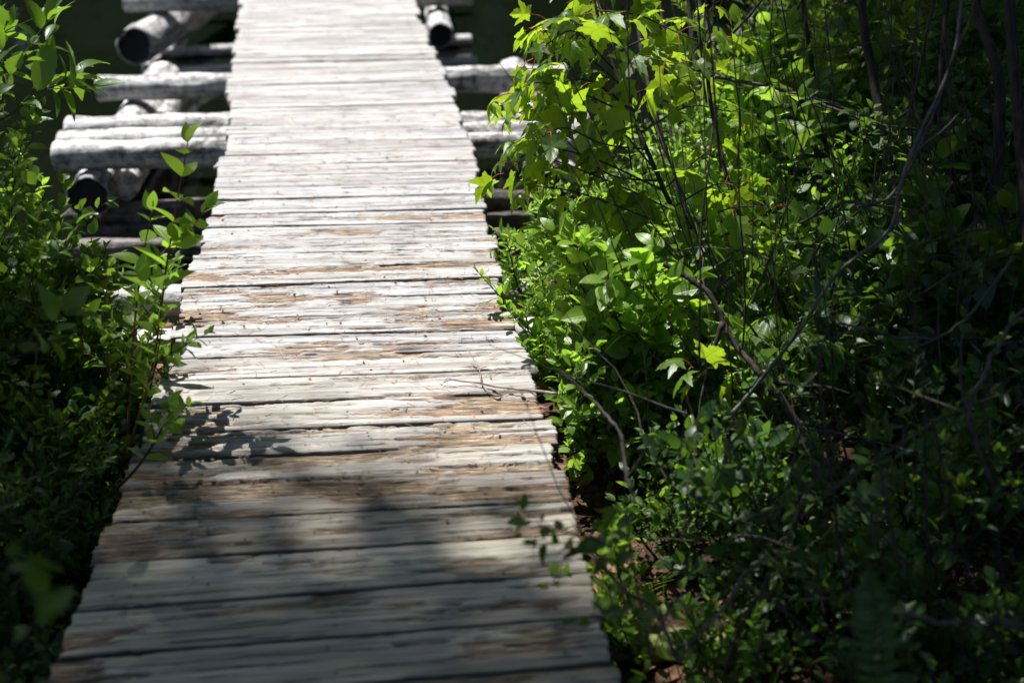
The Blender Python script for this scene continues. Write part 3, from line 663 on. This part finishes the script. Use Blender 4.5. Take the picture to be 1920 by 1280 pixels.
spray('branch', [[dep(-120, 1000, 2.0), dep(-20, 1040, 2.0), dep(60, 1110, 2.0)], [dep(-120, 1000, 2.0), dep(-80, 1200, 1.95), dep(0, 1230, 1.9), dep(70, 1165, 1.9)]],
   'very blurred dark leaves in the lower left corner', 'oval', .085, 'mid', 'bark', 303, sp=.05, side=1, sl=.06)

spray('sprig', [[at(1230, 1120, -.3), dep(1150, 1030, 2.74), dep(1070, 1000, 2.70), dep(985, 975, 2.66)], [at(1230, 1120, -.3), dep(1160, 1060, 2.72), dep(1090, 1020, 2.70), dep(1010, 1020, 2.66)],
   [at(1230, 1120, -.3), dep(1200, 990, 2.8), dep(1160, 960, 2.8), dep(1130, 975, 2.78)]], 'blurred low sprig arching over the notched board end above the shaded planks', 'oval', .048, 'mid', 'bark', 304, cat='sprig', sp=.03, side=2, sl=.07, r=.002)
spray('sprig', [[at(1290, 1220, -.3), dep(1230, 1140, 2.55), dep(1160, 1140, 2.50), dep(1085, 1160, 2.47)]], 'second blurred sprig reaching toward the boards nearer the camera', 'oval', .045, 'mid', 'bark', 305, cat='sprig', sp=.028, side=3, sl=.07, r=.002)

# --- maple sapling with leaning stem, overhanging the walk
mz = 4.35
g0 = np.random.default_rng(77)
base = at(1530, 930, -.25)
maple = empty('maple_sapling', base, 'young maple whose pale green lobed leaves hang over the right side of the walk', 'maple sapling')
tr, TP = bent('trunk', maple, [base, dep(1440, 720, 4.2), dep(1335, 540, 4.28), dep(1235, 330, 4.33), dep(1168, 165, 4.38), dep(1120, 20, 4.4), dep(1100, -120, 4.4)], .011, .004, 'bark', seed=9, n=42)
st_ = MB(); lst = []; pt = MB()
BR = [[dep(1330, 430, 4.32), dep(1220, 375, 4.3), dep(1130, 335, 4.25), dep(1040, 300, 4.2), dep(985, 278, 4.18)],
      [dep(1232, 322, 4.33), dep(1150, 230, 4.3), dep(1090, 190, 4.25), dep(1030, 190, 4.2), dep(985, 215, 4.2)],
      [dep(1165, 160, 4.38), dep(1100, 110, 4.3), dep(1040, 120, 4.25), dep(990, 150, 4.2)],
      [dep(1190, 210, 4.36), dep(1100, 150, 4.2), dep(1020, 170, 4.1)],
      [dep(1290, 440, 4.3), dep(1180, 395, 4.2), dep(1080, 360, 4.15), dep(1010, 350, 4.1)],
      [dep(1150, 100, 4.4), dep(1240, 60, 4.4), dep(1330, 20, 4.4)], [dep(1180, 180, 4.4), dep(1260, 150, 4.5), dep(1350, 130, 4.6)],
      [dep(1400, 640, 4.2), dep(1330, 600, 4.1), dep(1270, 590, 4.0)], [dep(1120, 60, 4.4), dep(1060, 30, 4.4), dep(1010, 50, 4.35)],
      [dep(1250, 350, 4.35), dep(1330, 280, 4.5), dep(1400, 230, 4.6)], [dep(1140, 60, 4.4), dep(1110, -60, 4.6), dep(1180, -100, 4.6)],
      [dep(1250, 360, 4.3), dep(1120, 300, 4.2), dep(1040, 280, 4.15), dep(985, 290, 4.1), dep(945, 325, 4.08)], [dep(1190, 220, 4.3), dep(1090, 175, 4.15), dep(1010, 155, 4.1), dep(965, 175, 4.1)],
      [dep(1150, 130, 4.3), dep(1080, 60, 4.2), dep(1030, 80, 4.15), dep(1000, 110, 4.1)], [dep(1240, 340, 4.35), dep(1150, 330, 4.3), dep(1090, 290, 4.25), dep(1050, 250, 4.2)],
      [dep(1300, 480, 4.25), dep(1360, 440, 4.15), dep(1420, 440, 4.1)],
      [dep(1290, 430, 4.3), dep(1370, 390, 4.15), dep(1450, 390, 4.1)], [dep(1340, 540, 4.28), dep(1410, 500, 4.1), dep(1480, 510, 4.0)], [dep(1385, 640, 4.2), dep(1460, 600, 4.0), dep(1540, 620, 3.95)],
      [dep(1120, 20, 4.4), dep(1200, 30, 4.3), dep(1290, 70, 4.2), dep(1350, 80, 4.2)], [dep(1115, -20, 4.4), dep(1060, 10, 4.3), dep(1020, 60, 4.25)], [dep(1160, 140, 4.4), dep(1200, 110, 4.2), dep(1270, 120, 4.1)],
      [dep(1210, 280, 4.34), dep(1130, 270, 4.2), dep(1060, 240, 4.1), dep(1010, 260, 4.05)], [dep(1130, 70, 4.4), dep(1180, 0, 4.3), dep(1250, -60, 4.3)],
      [dep(1200, 250, 4.35), dep(1290, 200, 4.3), dep(1370, 210, 4.3)], [dep(1260, 390, 4.3), dep(1330, 350, 4.2), dep(1390, 340, 4.2)], [dep(1110, 0, 4.4), dep(1080, 60, 4.2), dep(1050, 90, 4.15)],
      [dep(1470, 780, 4.15), dep(1380, 700, 3.9), dep(1300, 690, 3.8)]]
for bi, sg in enumerate(BR):
    P = smooth(sg, 20); tube(st_, P, np.linspace(.0034, .0014, len(P)), 6); l2 = []
    leaf_on(g0, P, .080, .112, l2, start=.2, opposite=True, angle=1.0, upn=.7, droopd=.35)
    for (p, d, up, s_) in l2:
        q = p + nrm(d + np.array([0, 0, .15])) * g0.uniform(.025, .07); tube(pt, np.array([p, (p + q) / 2 + [0, 0, .006], q]), .0011, 4, cap=False)
        d2 = nrm(d * np.array([1, .7, 1]) + np.array([-.15, -.25, -.75]) + g0.normal(size=3) * .2)
        up2 = nrm(np.array([-.15, .35, .8]) + g0.normal(size=3) * .35)
        lst.append((q, d2, up2, s_))
st_.merge(pt, M['petiole']).build('branch', M['bark'], maple); lf = MB(); put(lf, 'maple', lst, 5); lf.build('foliage', M['maple'], maple)

# --- saplings whose dark stems fill the right, their unseen crowns are shaped to cast the wanted shade
def shade(X, Y, part=None):
    """wanted shade on the ground at (X, Y); unseen crowns are cut to match"""
    near_edge = 2.88 - .48 * (X + .45) + .16 * (vn(X * 3, Y * 3, 55) - .5)
    a = sst(near_edge + .5, near_edge - .55, Y) * np.interp(Y, [-1, 1.5, 3], [.80, .72, .74])
    xb = np.interp(Y, [2.5, 3.3, 4, 5, 6.5, 8, 11], [1.0, 1.12, 1.25, 1.38, 1.65, 1.75, 1.8]) + .4 * (vn(X * 2, Y * 2, 56) - .5)
    b = sst(xb - .15, xb + .35, X) * (.85 + .13 * sst(1.0, 1.6, X)) * sst(.24 - .3 * sst(1.3, 2.0, X), .42 - .3 * sst(1.3, 2.0, X), vn(X * 3.2, Y * 3.2, 57))
    c = sst(-1.75, -2.2, X) * sst(5.0, 4.2, Y) * .8
    if part == 'near': return a
    if part == 'rest': return np.maximum(b, c) + 0 * a + sst(.2, -.3, Y) * .9
    return np.maximum(np.maximum(a, b), c)
STEMS = [  # px path points (px,py,Z), radius, label
 ([(1500, 760, 5.2), (1420, 520, 5.3), (1330, 250, 5.4), (1290, -20, 5.5)], .017, 'leaning dark stem just right of the maple'),
 ([(1720, 700, 4.6), (1690, 430, 4.6), (1640, 160, 4.7), (1612, -20, 4.7)], .022, 'thickest dark stem rising right of centre'),
 ([(1860, 760, 4.2), (1870, 400, 4.3), (1880, 150, 4.3), (1830, -20, 4.4)], .024, 'thick dark stem near the right edge'),
 ([(1560, 640, 5.6), (1530, 420, 5.7), (1490, 180, 5.8), (1440, -20, 5.9)], .014, 'slim stem between the leaning one and the thickest one'),
 ([(1770, 640, 5.4), (1725, 400, 5.5), (1705, 180, 5.5), (1700, -20, 5.6)], .010, 'slim straight stem just behind the thickest one'),
 ([(1960, 900, 3.7), (1930, 500, 3.7), (1905, 200, 3.8), (1890, -20, 3.9)], .022, 'dark stem at the very right edge of the view'),
 ([(1430, 620, 6.2), (1385, 300, 6.4), (1340, 100, 6.5), (1305, -20, 6.6)], .018, 'distant grey stem behind the maple crown'),
 ([(1470, 820, 4.4), (1400, 650, 4.5), (1300, 420, 4.6), (1225, 200, 4.8), (1190, -20, 5.0)], .011, 'dark stem running just behind and parallel to the maple stem'),
 ([(1600, 720, 4.9), (1560, 480, 5.0), (1540, 250, 5.0), (1500, -20, 5.1)], .013, 'dark stem midway between the leaning one and the thickest one'),
 ([(1800, 720, 4.7), (1790, 420, 4.8), (1760, 200, 4.8), (1775, -20, 4.9)], .014, 'dark stem between the thickest one and the one near the right edge'),
 ([(1380, 700, 5.0), (1320, 560, 5.0), (1260, 330, 5.1), (1250, 120, 5.2), (1230, -20, 5.3)], .008, 'thin dark stem crossing behind the maple leaves'),
 ([(1530, 800, 4.1), (1480, 600, 4.1), (1380, 380, 4.2), (1330, 150, 4.3), (1345, -20, 4.4)], .009, 'crooked thin stem between the maple and the diagonal branch'),
 ([(1680, 640, 5.8), (1655, 400, 5.9), (1600, 150, 6.0), (1575, -20, 6.0)], .016, 'dark stem seen just left of the thickest one'),
 ([(1640, 560, 6.6), (1600, 300, 6.7), (1560, 120, 6.8), (1540, -20, 6.9)], .020, 'distant stem seen low between the leaves'),
]
trunks = []
for i, (pp, r_, lab) in enumerate(STEMS):
    pts = [dep(*q) for q in pp]; b = pts[0].copy()
    gz = float(zg(b[0], b[1])); e = nrm(pts[0] - pts[1]); k = (pts[0][2] - gz) / max(.2, -e[2]); b = pts[0] + e * k * .8; b[2] = float(zg(b[0], b[1])) - .03
    pts = [b] + pts; t = nrm(pts[-1] - pts[-2]); t = nrm(t + [0, 0, .8]); pts += [pts[-1] + t * .6, pts[-1] + t * 1.4 + np.array([.05, 0, .2])]
    root = empty('sapling', b, lab, 'sapling', 'dark stemmed saplings in the right thicket'); o, P = bent('trunk', root, pts, r_, r_ * .45, 'bark' if lab[:12] != 'distant grey' else 'bark_grey', n=70, seed=i + 3, lump=.15)
    trunks.append([root, P, r_, i])
def offtree(b, top, r_, lab, m='bark'):  # out-of-view trees that carry the shade-casting crowns
    root = empty('tree', b, lab, 'tree'); o, P = bent('trunk', root, [b, (np.array(b) + top) / 2 + [.1, .05, 0], top], r_, r_ * .5, m, 12, 40, .12, 5); trunks.append([root, P, r_, 50])
offtree((-2.7, 1.0, -.35), np.array([-2.3, 2.2, 14.0]), .16, 'leafy tree beside the shaded near end of the boardwalk, at its left')
offtree((1.9, .3, -.3), np.array([1.0, 1.6, 14.1]), .17, 'leafy tree leaning over the shaded near end from the right')
offtree((4.4, 4.6, -.1), np.array([3.8, 5.4, 14.1]), .17, 'leafy tree on the bank beyond the right edge of the thicket')
offtree((.2, -3.2, -.3), np.array([-.2, -1.8, 14.3]), .19, 'unseen leafy tree added over the path at the landward end of the boardwalk')
offtree((5.6, -.8, -.1), np.array([5.2, .2, 14.4]), .20, 'unseen leafy tree added in the woods far to the right of the near end')
offtree((5.2, 9.4, -.2), np.array([4.6, 9.2, 14.2]), .18, 'unseen leafy tree added on the bank where the lake begins, at the far right')
offtree((-5.2, -1.4, -.3), np.array([-4.8, -.4, 14.3]), .19, 'unseen leafy tree added in the woods to the left of the landward end')
offtree((8.6, 4.0, .1), np.array([8.3, 4.4, 14.5]), .21, 'unseen leafy tree added deep in the woods off to the right')
gc = np.random.default_rng(99); kk = SUN_TO / SUN_TO.z
def tier(NC, z0, z1, x0, x1, y0, y1, n, spread, l0, l1, who, part=None):
    hz = gc.uniform(z0, z1, NC); sx = gc.uniform(x0, x1, NC); sy = gc.uniform(y0, y1, NC)
    cx_ = sx + kk.x * (hz + .1); cy_ = sy + kk.y * (hz + .1); keep = gc.random(NC) < shade(sx, sy, part)  # keeps leaf clumps whose sun shadow falls in the wanted shade
    cps = np.stack([cx_, cy_, hz], -1)[keep]
    tops = np.array([trunks[k][1][-1][:2] for k in who]); own = np.array(who)[np.argmin(np.linalg.norm(cps[:, None, :2] - tops[None], axis=2), axis=1)]
    for k in who:
        root, P = trunks[k][:2]; mine = cps[own == k]
        if not len(mine): continue
        br = MB(); lf = MB(); M_ = len(mine)
        for c in mine[::max(1, M_ // 60)]:
            a = P[len(P) - 1 - gc.integers(0, 8)]; mid = (a + c) / 2 + [0, 0, .12]
            if min(a[2], c[2]) > 1.95: tube(br, smooth([a, mid, c], 8), np.linspace(.010, .003, 9) * (1 if k < 14 else 2), 5, cap=False)
        off = gc.normal(size=(M_, n, 3)) * [spread, spread, spread * .5]; off[..., 2] = np.maximum(off[..., 2], 2.15 - mine[:, None, 2])
        pos = (mine[:, None] + off).reshape(-1, 3); v = (off + gc.normal(size=off.shape) * spread * .4).reshape(-1, 3)
        leaves(lf, 'crown', pos, v, nrm(gc.normal(size=v.shape) * .35 + [0, 0, 1]), gc.uniform(l0, l1, len(v)), k)
        if br.c: br.build('limb', M['bark'], root)
        lf.build('crown', M['crown'], root)
tier(3000, 2.4, 4.2, .2, 6.5, 1.5, 11.5, 13, .13, .07, .12, list(range(14)))
tier(8000, 9.0, 16.5, -9, 12, -9, 14, 10, .24, .16, .28, list(range(14, 22)), 'rest')
tier(34000, 13.5, 20.0, -3.4, 2.4, -.8, 4.2, 1, .10, .09, .14, list(range(14, 22)), 'near')  # loose high leaf screen, shaped to soften the shade on the near boards
# unseen woods added to the sides and behind: a leaf mass dimming the skylight
g = np.random.default_rng(17); N = 16000; an = g.uniform(-200, 22, N); rr_ = g.uniform(8.5, 12, N) + 2 * vn(an * .06, 0 * an, 19)
pos = np.stack([rr_ * np.cos(np.radians(an)) + 1, rr_ * np.sin(np.radians(an)) + 1.5, g.random(N) ** .9 * 6 - .2], -1)
d = nrm(g.normal(size=(N, 3))); mb = MB(); leaves(mb, 'crown', pos, d, nrm(g.normal(size=(N, 3)) + [0, 0, 1]), g.uniform(.3, .6, N), 4)
tag(mb.build('shade_woods', M['crown']), 'unseen dark woods added around the landward side of the boardwalk to dim the skylight', 'woods', kind='stuff')

# --- bare branches in the thicket
def stick(pp, r0, r1, lab, m='bark', name='branch', forks=3, seed=1, cat='branch', fl=.25):
    g = np.random.default_rng(seed); pts = [dep(*q) if len(q) == 3 else np.array(q[:3]) for q in pp]
    root = empty(name, pts[0], lab, cat); P = smooth(pts, 90); P = P + np.cumsum(g.normal(size=P.shape) * .0007, axis=0) + .004 * np.stack([vn(np.arange(len(P)) * .22, 0 * np.arange(len(P)) + c_, seed) - .5 for c_ in range(3)], -1)
    mb = MB(); kn = 1 + .35 * np.exp(-(((np.arange(len(P)) * 1.0) % g.uniform(7, 12)) / 1.1) ** 2); tube(mb, P, np.linspace(r0, r1, len(P)) * kn, 8, lump=.35, seed=seed); mb.build('limb', M[m], root)
    for j in range(forks):
        k = g.integers(5, len(P) - 4); t = nrm(P[k + 1] - P[k]); B = curve(g, P[k], t + g.normal(size=3) * .6, fl * g.uniform(.5, 1.2), 7, .35)
        mb = MB(); tube(mb, B, np.linspace(r1 * .8, r1 * .3, 8), 5); mb.build('twig', M[m], root)
stick([(1375, 775, 3.7), (1480, 640, 3.6), (1570, 510, 3.55), (1665, 430, 3.5), (1700, 300, 3.5), (1780, 110, 3.55), (1800, -60, 3.6)], .0055, .0042, 'long pale diagonal branch crossing the dark thicket', 'bark_pale', seed=4, forks=4)
stick([(1245, 495, 3.9), (1330, 545, 3.85), (1390, 650, 3.8), (1480, 760, 3.7), (1560, 900, 3.7)], .007, .011, 'crooked dark limb ending in a blunt stub near the maple', 'bark', seed=5)
stick([(1650, 1140, 2.4), (1750, 1165, 2.4), (1850, 1170, 2.4), (1990, 1200, 2.4)], .004, .005, 'pale thin branch lying across the lower right corner', 'bark_grey', seed=6, forks=1)
stick([(1440, 1040, 2.75), (1400, 1080, 2.7), (1375, 1130, 2.6), (1330, 1180, 2.5), (1290, 1230, 2.45)], .0045, .003, 'peeling grey fallen root slanting down to the ground', 'bark_grey', seed=7, forks=0)
stick([(1190, 940, 3.0), (1172, 880, 3.05), (1160, 810, 3.2), (1120, 760, 3.3), (1060, 700, 3.5)], .0045, .003, 'thin curved pale stem bending down to the soil patch', 'bark_grey', seed=8, forks=1)
stick([(1120, 1050, 2.75), (1180, 1110, 2.7), (1240, 1160, 2.65), (1270, 1240, 2.5)], .004, .003, 'thin fallen twig beside the grass tuft and the board ends', 'bark_grey', seed=9, forks=0)
stick([(1230, 120, 5.0), (1400, 150, 4.8), (1600, 200, 4.6), (1720, 270, 4.4)], .004, .006, 'thin arching branch crossing high in the thicket', 'bark', seed=10, forks=5)
stick([(1340, 145, 4.6), (1430, 160, 4.6), (1520, 190, 4.6), (1640, 235, 4.5), (1760, 250, 4.5)], .006, .004, 'grey brown branch running level behind the thick stem', 'bark_grey', seed=11, forks=5)
stick([(1500, 420, 3.9), (1580, 380, 3.9), (1660, 370, 3.9), (1730, 250, 4.0), (1800, 60, 4.0)], .004, .005, 'forked branch joining the long diagonal one from the right', 'bark_grey', seed=12, forks=4)
stick([(1900, 480, 3.3), (1800, 600, 3.3), (1720, 640, 3.3), (1560, 610, 3.3)], .004, .003, 'out of focus thin branch sagging across the right thicket', 'bark_grey', seed=13, forks=3)
stick([(1860, 900, 3.0), (1820, 780, 3.0), (1850, 700, 3.05), (1905, 600, 3.1), (1960, 560, 3.1)], .005, .004, 'twisted thin branch in the black shade at the right edge', 'bark_grey', seed=14, forks=3)
# a tangle of fine dead twigs through the thicket
g = np.random.default_rng(88); mb = MB()
for i in range(300):
    px, py = g.uniform(1180, 1950), g.uniform(-40, 850) if g.random() < .85 else g.uniform(850, 1150); Z = g.uniform(3.3, 6.0) if py < 800 else g.uniform(2.6, 3.6)
    p = dep(px, py, Z)
    if p[2] < float(zg(p[0], p[1])): continue
    a = g.uniform(0, 6.28); P = curve(g, p, (math.cos(a), math.sin(a) * .6, g.uniform(-.2, 1.6)), g.uniform(.25, .8), 10, .35) if i % 3 == 0 else curve(g, p - np.array([0, 0, .3]), (g.normal(-.25, .25), g.normal(0, .2), 1), g.uniform(.5, 1.3), 12, .14)
    tube(mb, P, np.linspace(g.uniform(.0015, .004), .0008, len(P)), 5, cap=False)
tag(mb.build('dead_twigs', M['bark_dim']), 'tangle of fine bare twigs all through the right thicket', 'twigs', kind='stuff')

# --- ferns
def fern(base, tip, label, n=26, wmax=.07, seed=1, mt='mid', group=None):
    g = np.random.default_rng(seed); base = np.asarray(base, float); tip = np.asarray(tip, float); midp = (base + tip) / 2 + np.array([0, 0, np.linalg.norm(tip - base) * .16])
    P = smooth([base, midp, tip], 24); root = empty('fern', base, label, 'fern', group); st_ = MB(); tube(st_, P, np.linspace(.0022, .0008, len(P)), 5); st_.build('stem', M['stem_green'], root)
    lst = []; T = nrm(np.gradient(P, axis=0)); 
    for i in range(n):
        q = .12 + .86 * i / n; k = q * (len(P) - 1); p = np.array([np.interp(k, np.arange(len(P)), P[:, c]) for c in range(3)]); t = T[int(k)]
        sd_ = nrm(np.cross(t, [0, 0, 1.0])); l = wmax * math.sin(math.pi * min(1, .15 + q * .83)) ** .7
        for s_ in (-1, 1): lst.append((p, nrm(sd_ * s_ + t * .35 - np.array([0, 0, .15])), nrm(np.cross(sd_, t) + g.normal(size=3) * .1), l * g.uniform(.9, 1.1)))
    lf = MB(); put(lf, 'lance', lst, seed); lf.build('frond', M[mt], root)
fern(dep(1650, 1400, 2.2), dep(1628, 1060, 2.25), 'very blurred fern frond rising at the bottom right', 17, .042, 1, 'deep')
fern(dep(1580, 640, 3.9), dep(1520, 560, 3.9), 'fern frond catching light beside the diagonal branch', 28, .09, 2)
fern(dep(1620, 700, 3.9), dep(1490, 650, 3.7), 'lower dim fern frond below the lit one', 28, .09, 3)
fern(dep(1700, 620, 4.3), dep(1640, 520, 4.3), 'fern frond in shade behind the thickest dark stem', 28, .09, 4)
fern(dep(1330, 560, 4.7), dep(1250, 470, 4.6), 'small fern frond half hidden behind the crooked dark limb', 28, .08, 5, 'fresh')
fern(dep(1540, 1010, 3.1), dep(1730, 870, 3.1), 'spidery dark fern frond above the pale leaves at the lower right', 22, .045, 6, 'deep')

# ------------------------------------------------------------------ low cover, litter, grass, small things
g = np.random.default_rng(31)
def inland(N, x0, x1, y0, y1, s):
    g = np.random.default_rng(s); X = g.uniform(x0, x1, N); Y = g.uniform(y0, y1, N)
    dl = np.interp(Y, lines[:, 0, 1], lines[:, 0, 0]); dr = np.interp(Y, lines[:, 1, 1], lines[:, 1, 0])
    k = (Y < shore(X) + .1) & ((X < dl + .02) | (X > dr - .02)); X, Y = X[k], Y[k]; return np.stack([X, Y, zg(X, Y)], -1), g
P, g = inland(16000, -3.2, 3.6, 1.2, 9.5, 5)
n = len(P); a = g.uniform(0, 6.28, n); mb = MB()
leaves(mb, 'serr', P + [0, 0, .008], np.stack([np.cos(a), np.sin(a), g.normal(0, .25, n)], -1), nrm(np.stack([g.normal(0, .35, n), g.normal(0, .35, n), np.ones(n)], -1)), g.uniform(.025, .06, n), 8)
tag(mb.build('leaf_litter', M['dry']), 'dry brown leaves and crumbs covering the soil beside the boards', 'leaf litter', kind='stuff')
# low green cover: tiny plants
P, g = inland(1500, -3.0, 3.4, 1.6, 8.5, 6)
kp = ~((P[:, 0] > .05) & (P[:, 0] < .48) & (P[:, 1] > 2.35) & (P[:, 1] < 3.35)); P = P[kp]
st_, lst = MB(), []
for p in P:
    L = g.uniform(.06, .2); C = curve(g, p, (g.normal() * .4, g.normal() * .4, 1), L, 5, .2); tube(st_, C, np.linspace(.0015, .0007, 6), 3, cap=False); leaf_on(g, C, .022, .028, lst, start=.25)
lf = MB(); put(lf, 'oval', lst, 9)
tag(lf.build('ground_cover', M['mid']), 'low tangle of small green leaves under the shrubs on both banks', 'ground cover', kind='stuff')
tag(st_.build('ground_cover', M['stem_green']), 'fine green stalks of the low plants under the shrubs', 'ground cover', kind='stuff')
# grass tufts by the board ends
mb = MB(); g = np.random.default_rng(12)
for (px, py, k) in ((1150, 1110, 26), (1180, 1130, 16), (1165, 1170, 14), (1230, 1200, 10)):
    c = at(px, py, -.3)
    for i in range(k):
        P = curve(g, c + np.append(g.normal(size=2) * .018, 0), (g.normal() * .35, g.normal() * .35, 1), g.uniform(.06, .17), 6, .1, .5)
        s = nrm(np.cross(P[-1] - P[0], g.normal(size=3))); wd = np.linspace(.0022, .0004, 7)[:, None]
        V = np.concatenate([P - s * wd, P + s * wd]); i_ = np.arange(6); mb.add(V, [np.stack([i_, i_ + 1, i_ + 8, i_ + 7], -1)], np.column_stack([np.zeros(14), np.zeros(14) + .2, np.full(14, g.random())]))
tag(mb.build('grass', M['fresh']), 'thin grass blades growing beside the shaded board ends', 'grass', kind='stuff')
# mossy log at lower right
a, b = at(1150, 1200, -.27), at(1420, 1228, -.27)
mb = MB(); tube(mb, path([a, b], 30), .045, 18, lump=.2, seed=6); tag(mb.build('mossy_log', M['moss']), 'short mossy log on the ground beside the lowest board ends', 'log')
a, b = at(1050, 800, -.12), at(1078, 935, -.12); mb = MB()
# needles and crumbs on the boards
g = np.random.default_rng(41); mb = MB(); NN = 900
for i in range(NN):
    k = g.integers(8, 34); u = g.uniform(.03, .97); v = g.random(); l0 = lines[k] * (1 - v) + lines[k + 1] * v; c = l0[0] * (1 - u) + l0[1] * u
    a = g.normal() * .7 + (math.pi if g.random() < .5 else 0); L = g.uniform(.012, .045); d = np.array([math.cos(a), math.sin(a), 0]); s = np.array([-d[1], d[0], 0]); cv = g.normal() * .12
    P = np.array([c + d * L * q + s * L * cv * (q - .5) ** 2 * 4 for q in np.linspace(-.5, .5, 4)]) + [0, 0, .0035]; tube(mb, P, .0006 if L > .02 else .001, 4, seed=int(g.integers(0, 97)))
tag(mb.build('pine_needles', M['needle']), 'fallen pine needles scattered over the planks', 'pine needles', kind='stuff')
mb = MB(); NN = 260; c = []
for i in range(NN):
    k = g.integers(8, 36); u = g.uniform(.03, .97); v = g.random(); l0 = lines[k] * (1 - v) + lines[k + 1] * v; c.append(l0[0] * (1 - u) + l0[1] * u + [0, 0, .004])
a = g.uniform(0, 6.28, NN); leaves(mb, 'oval', np.array(c), np.stack([np.cos(a), np.sin(a), g.normal(0, .2, NN)], -1), nrm(np.stack([g.normal(0, .5, NN), g.normal(0, .5, NN), np.ones(NN)], -1)), g.uniform(.005, .014, NN), 4)
tag(mb.build('leaf_crumbs', M['dry']), 'reddish brown crumbs and bud scales lying on the planks', 'leaf crumbs', kind='stuff')
# the dead twig lying on the boards
def onb(px, py, z=.006): return at(px, py, z)
root = empty('dead_twig', onb(1030, 738), 'forked silvery dead twig lying on the planks at the right edge', 'twig')
for pts, r0, r1, nm in (([onb(1045, 738, .04), onb(1010, 733, .03), onb(960, 728, .018), onb(925, 724, .012), onb(900, 718, .014), onb(870, 715, .012), onb(845, 712, .02), onb(832, 717, .010)], .0042, .0016, 'limb'),
    ([onb(903, 719, .014), onb(900, 700, .02), onb(897, 688, .02), onb(885, 668, .03), onb(876, 652, .04)], .0024, .0010, 'twig'),
    ([onb(903, 719, .012), onb(915, 733, .010), onb(930, 741, .008), onb(948, 738, .008), onb(955, 728, .014)], .0018, .0010, 'twig'),
    ([onb(850, 712, .018), onb(842, 709, .02), onb(835, 712, .014), onb(829, 722, .008)], .0014, .0008, 'twig'),
    ([onb(990, 731, .025), onb(1005, 742, .016), onb(1014, 740, .02), onb(1016, 733, .03)], .0018, .001, 'twig')):
    mb = MB(); P = smooth(pts, 26); tube(mb, P, np.linspace(r0, r1, len(P)), 7, lump=.2, seed=3); mb.build(nm, M['twig'], root)
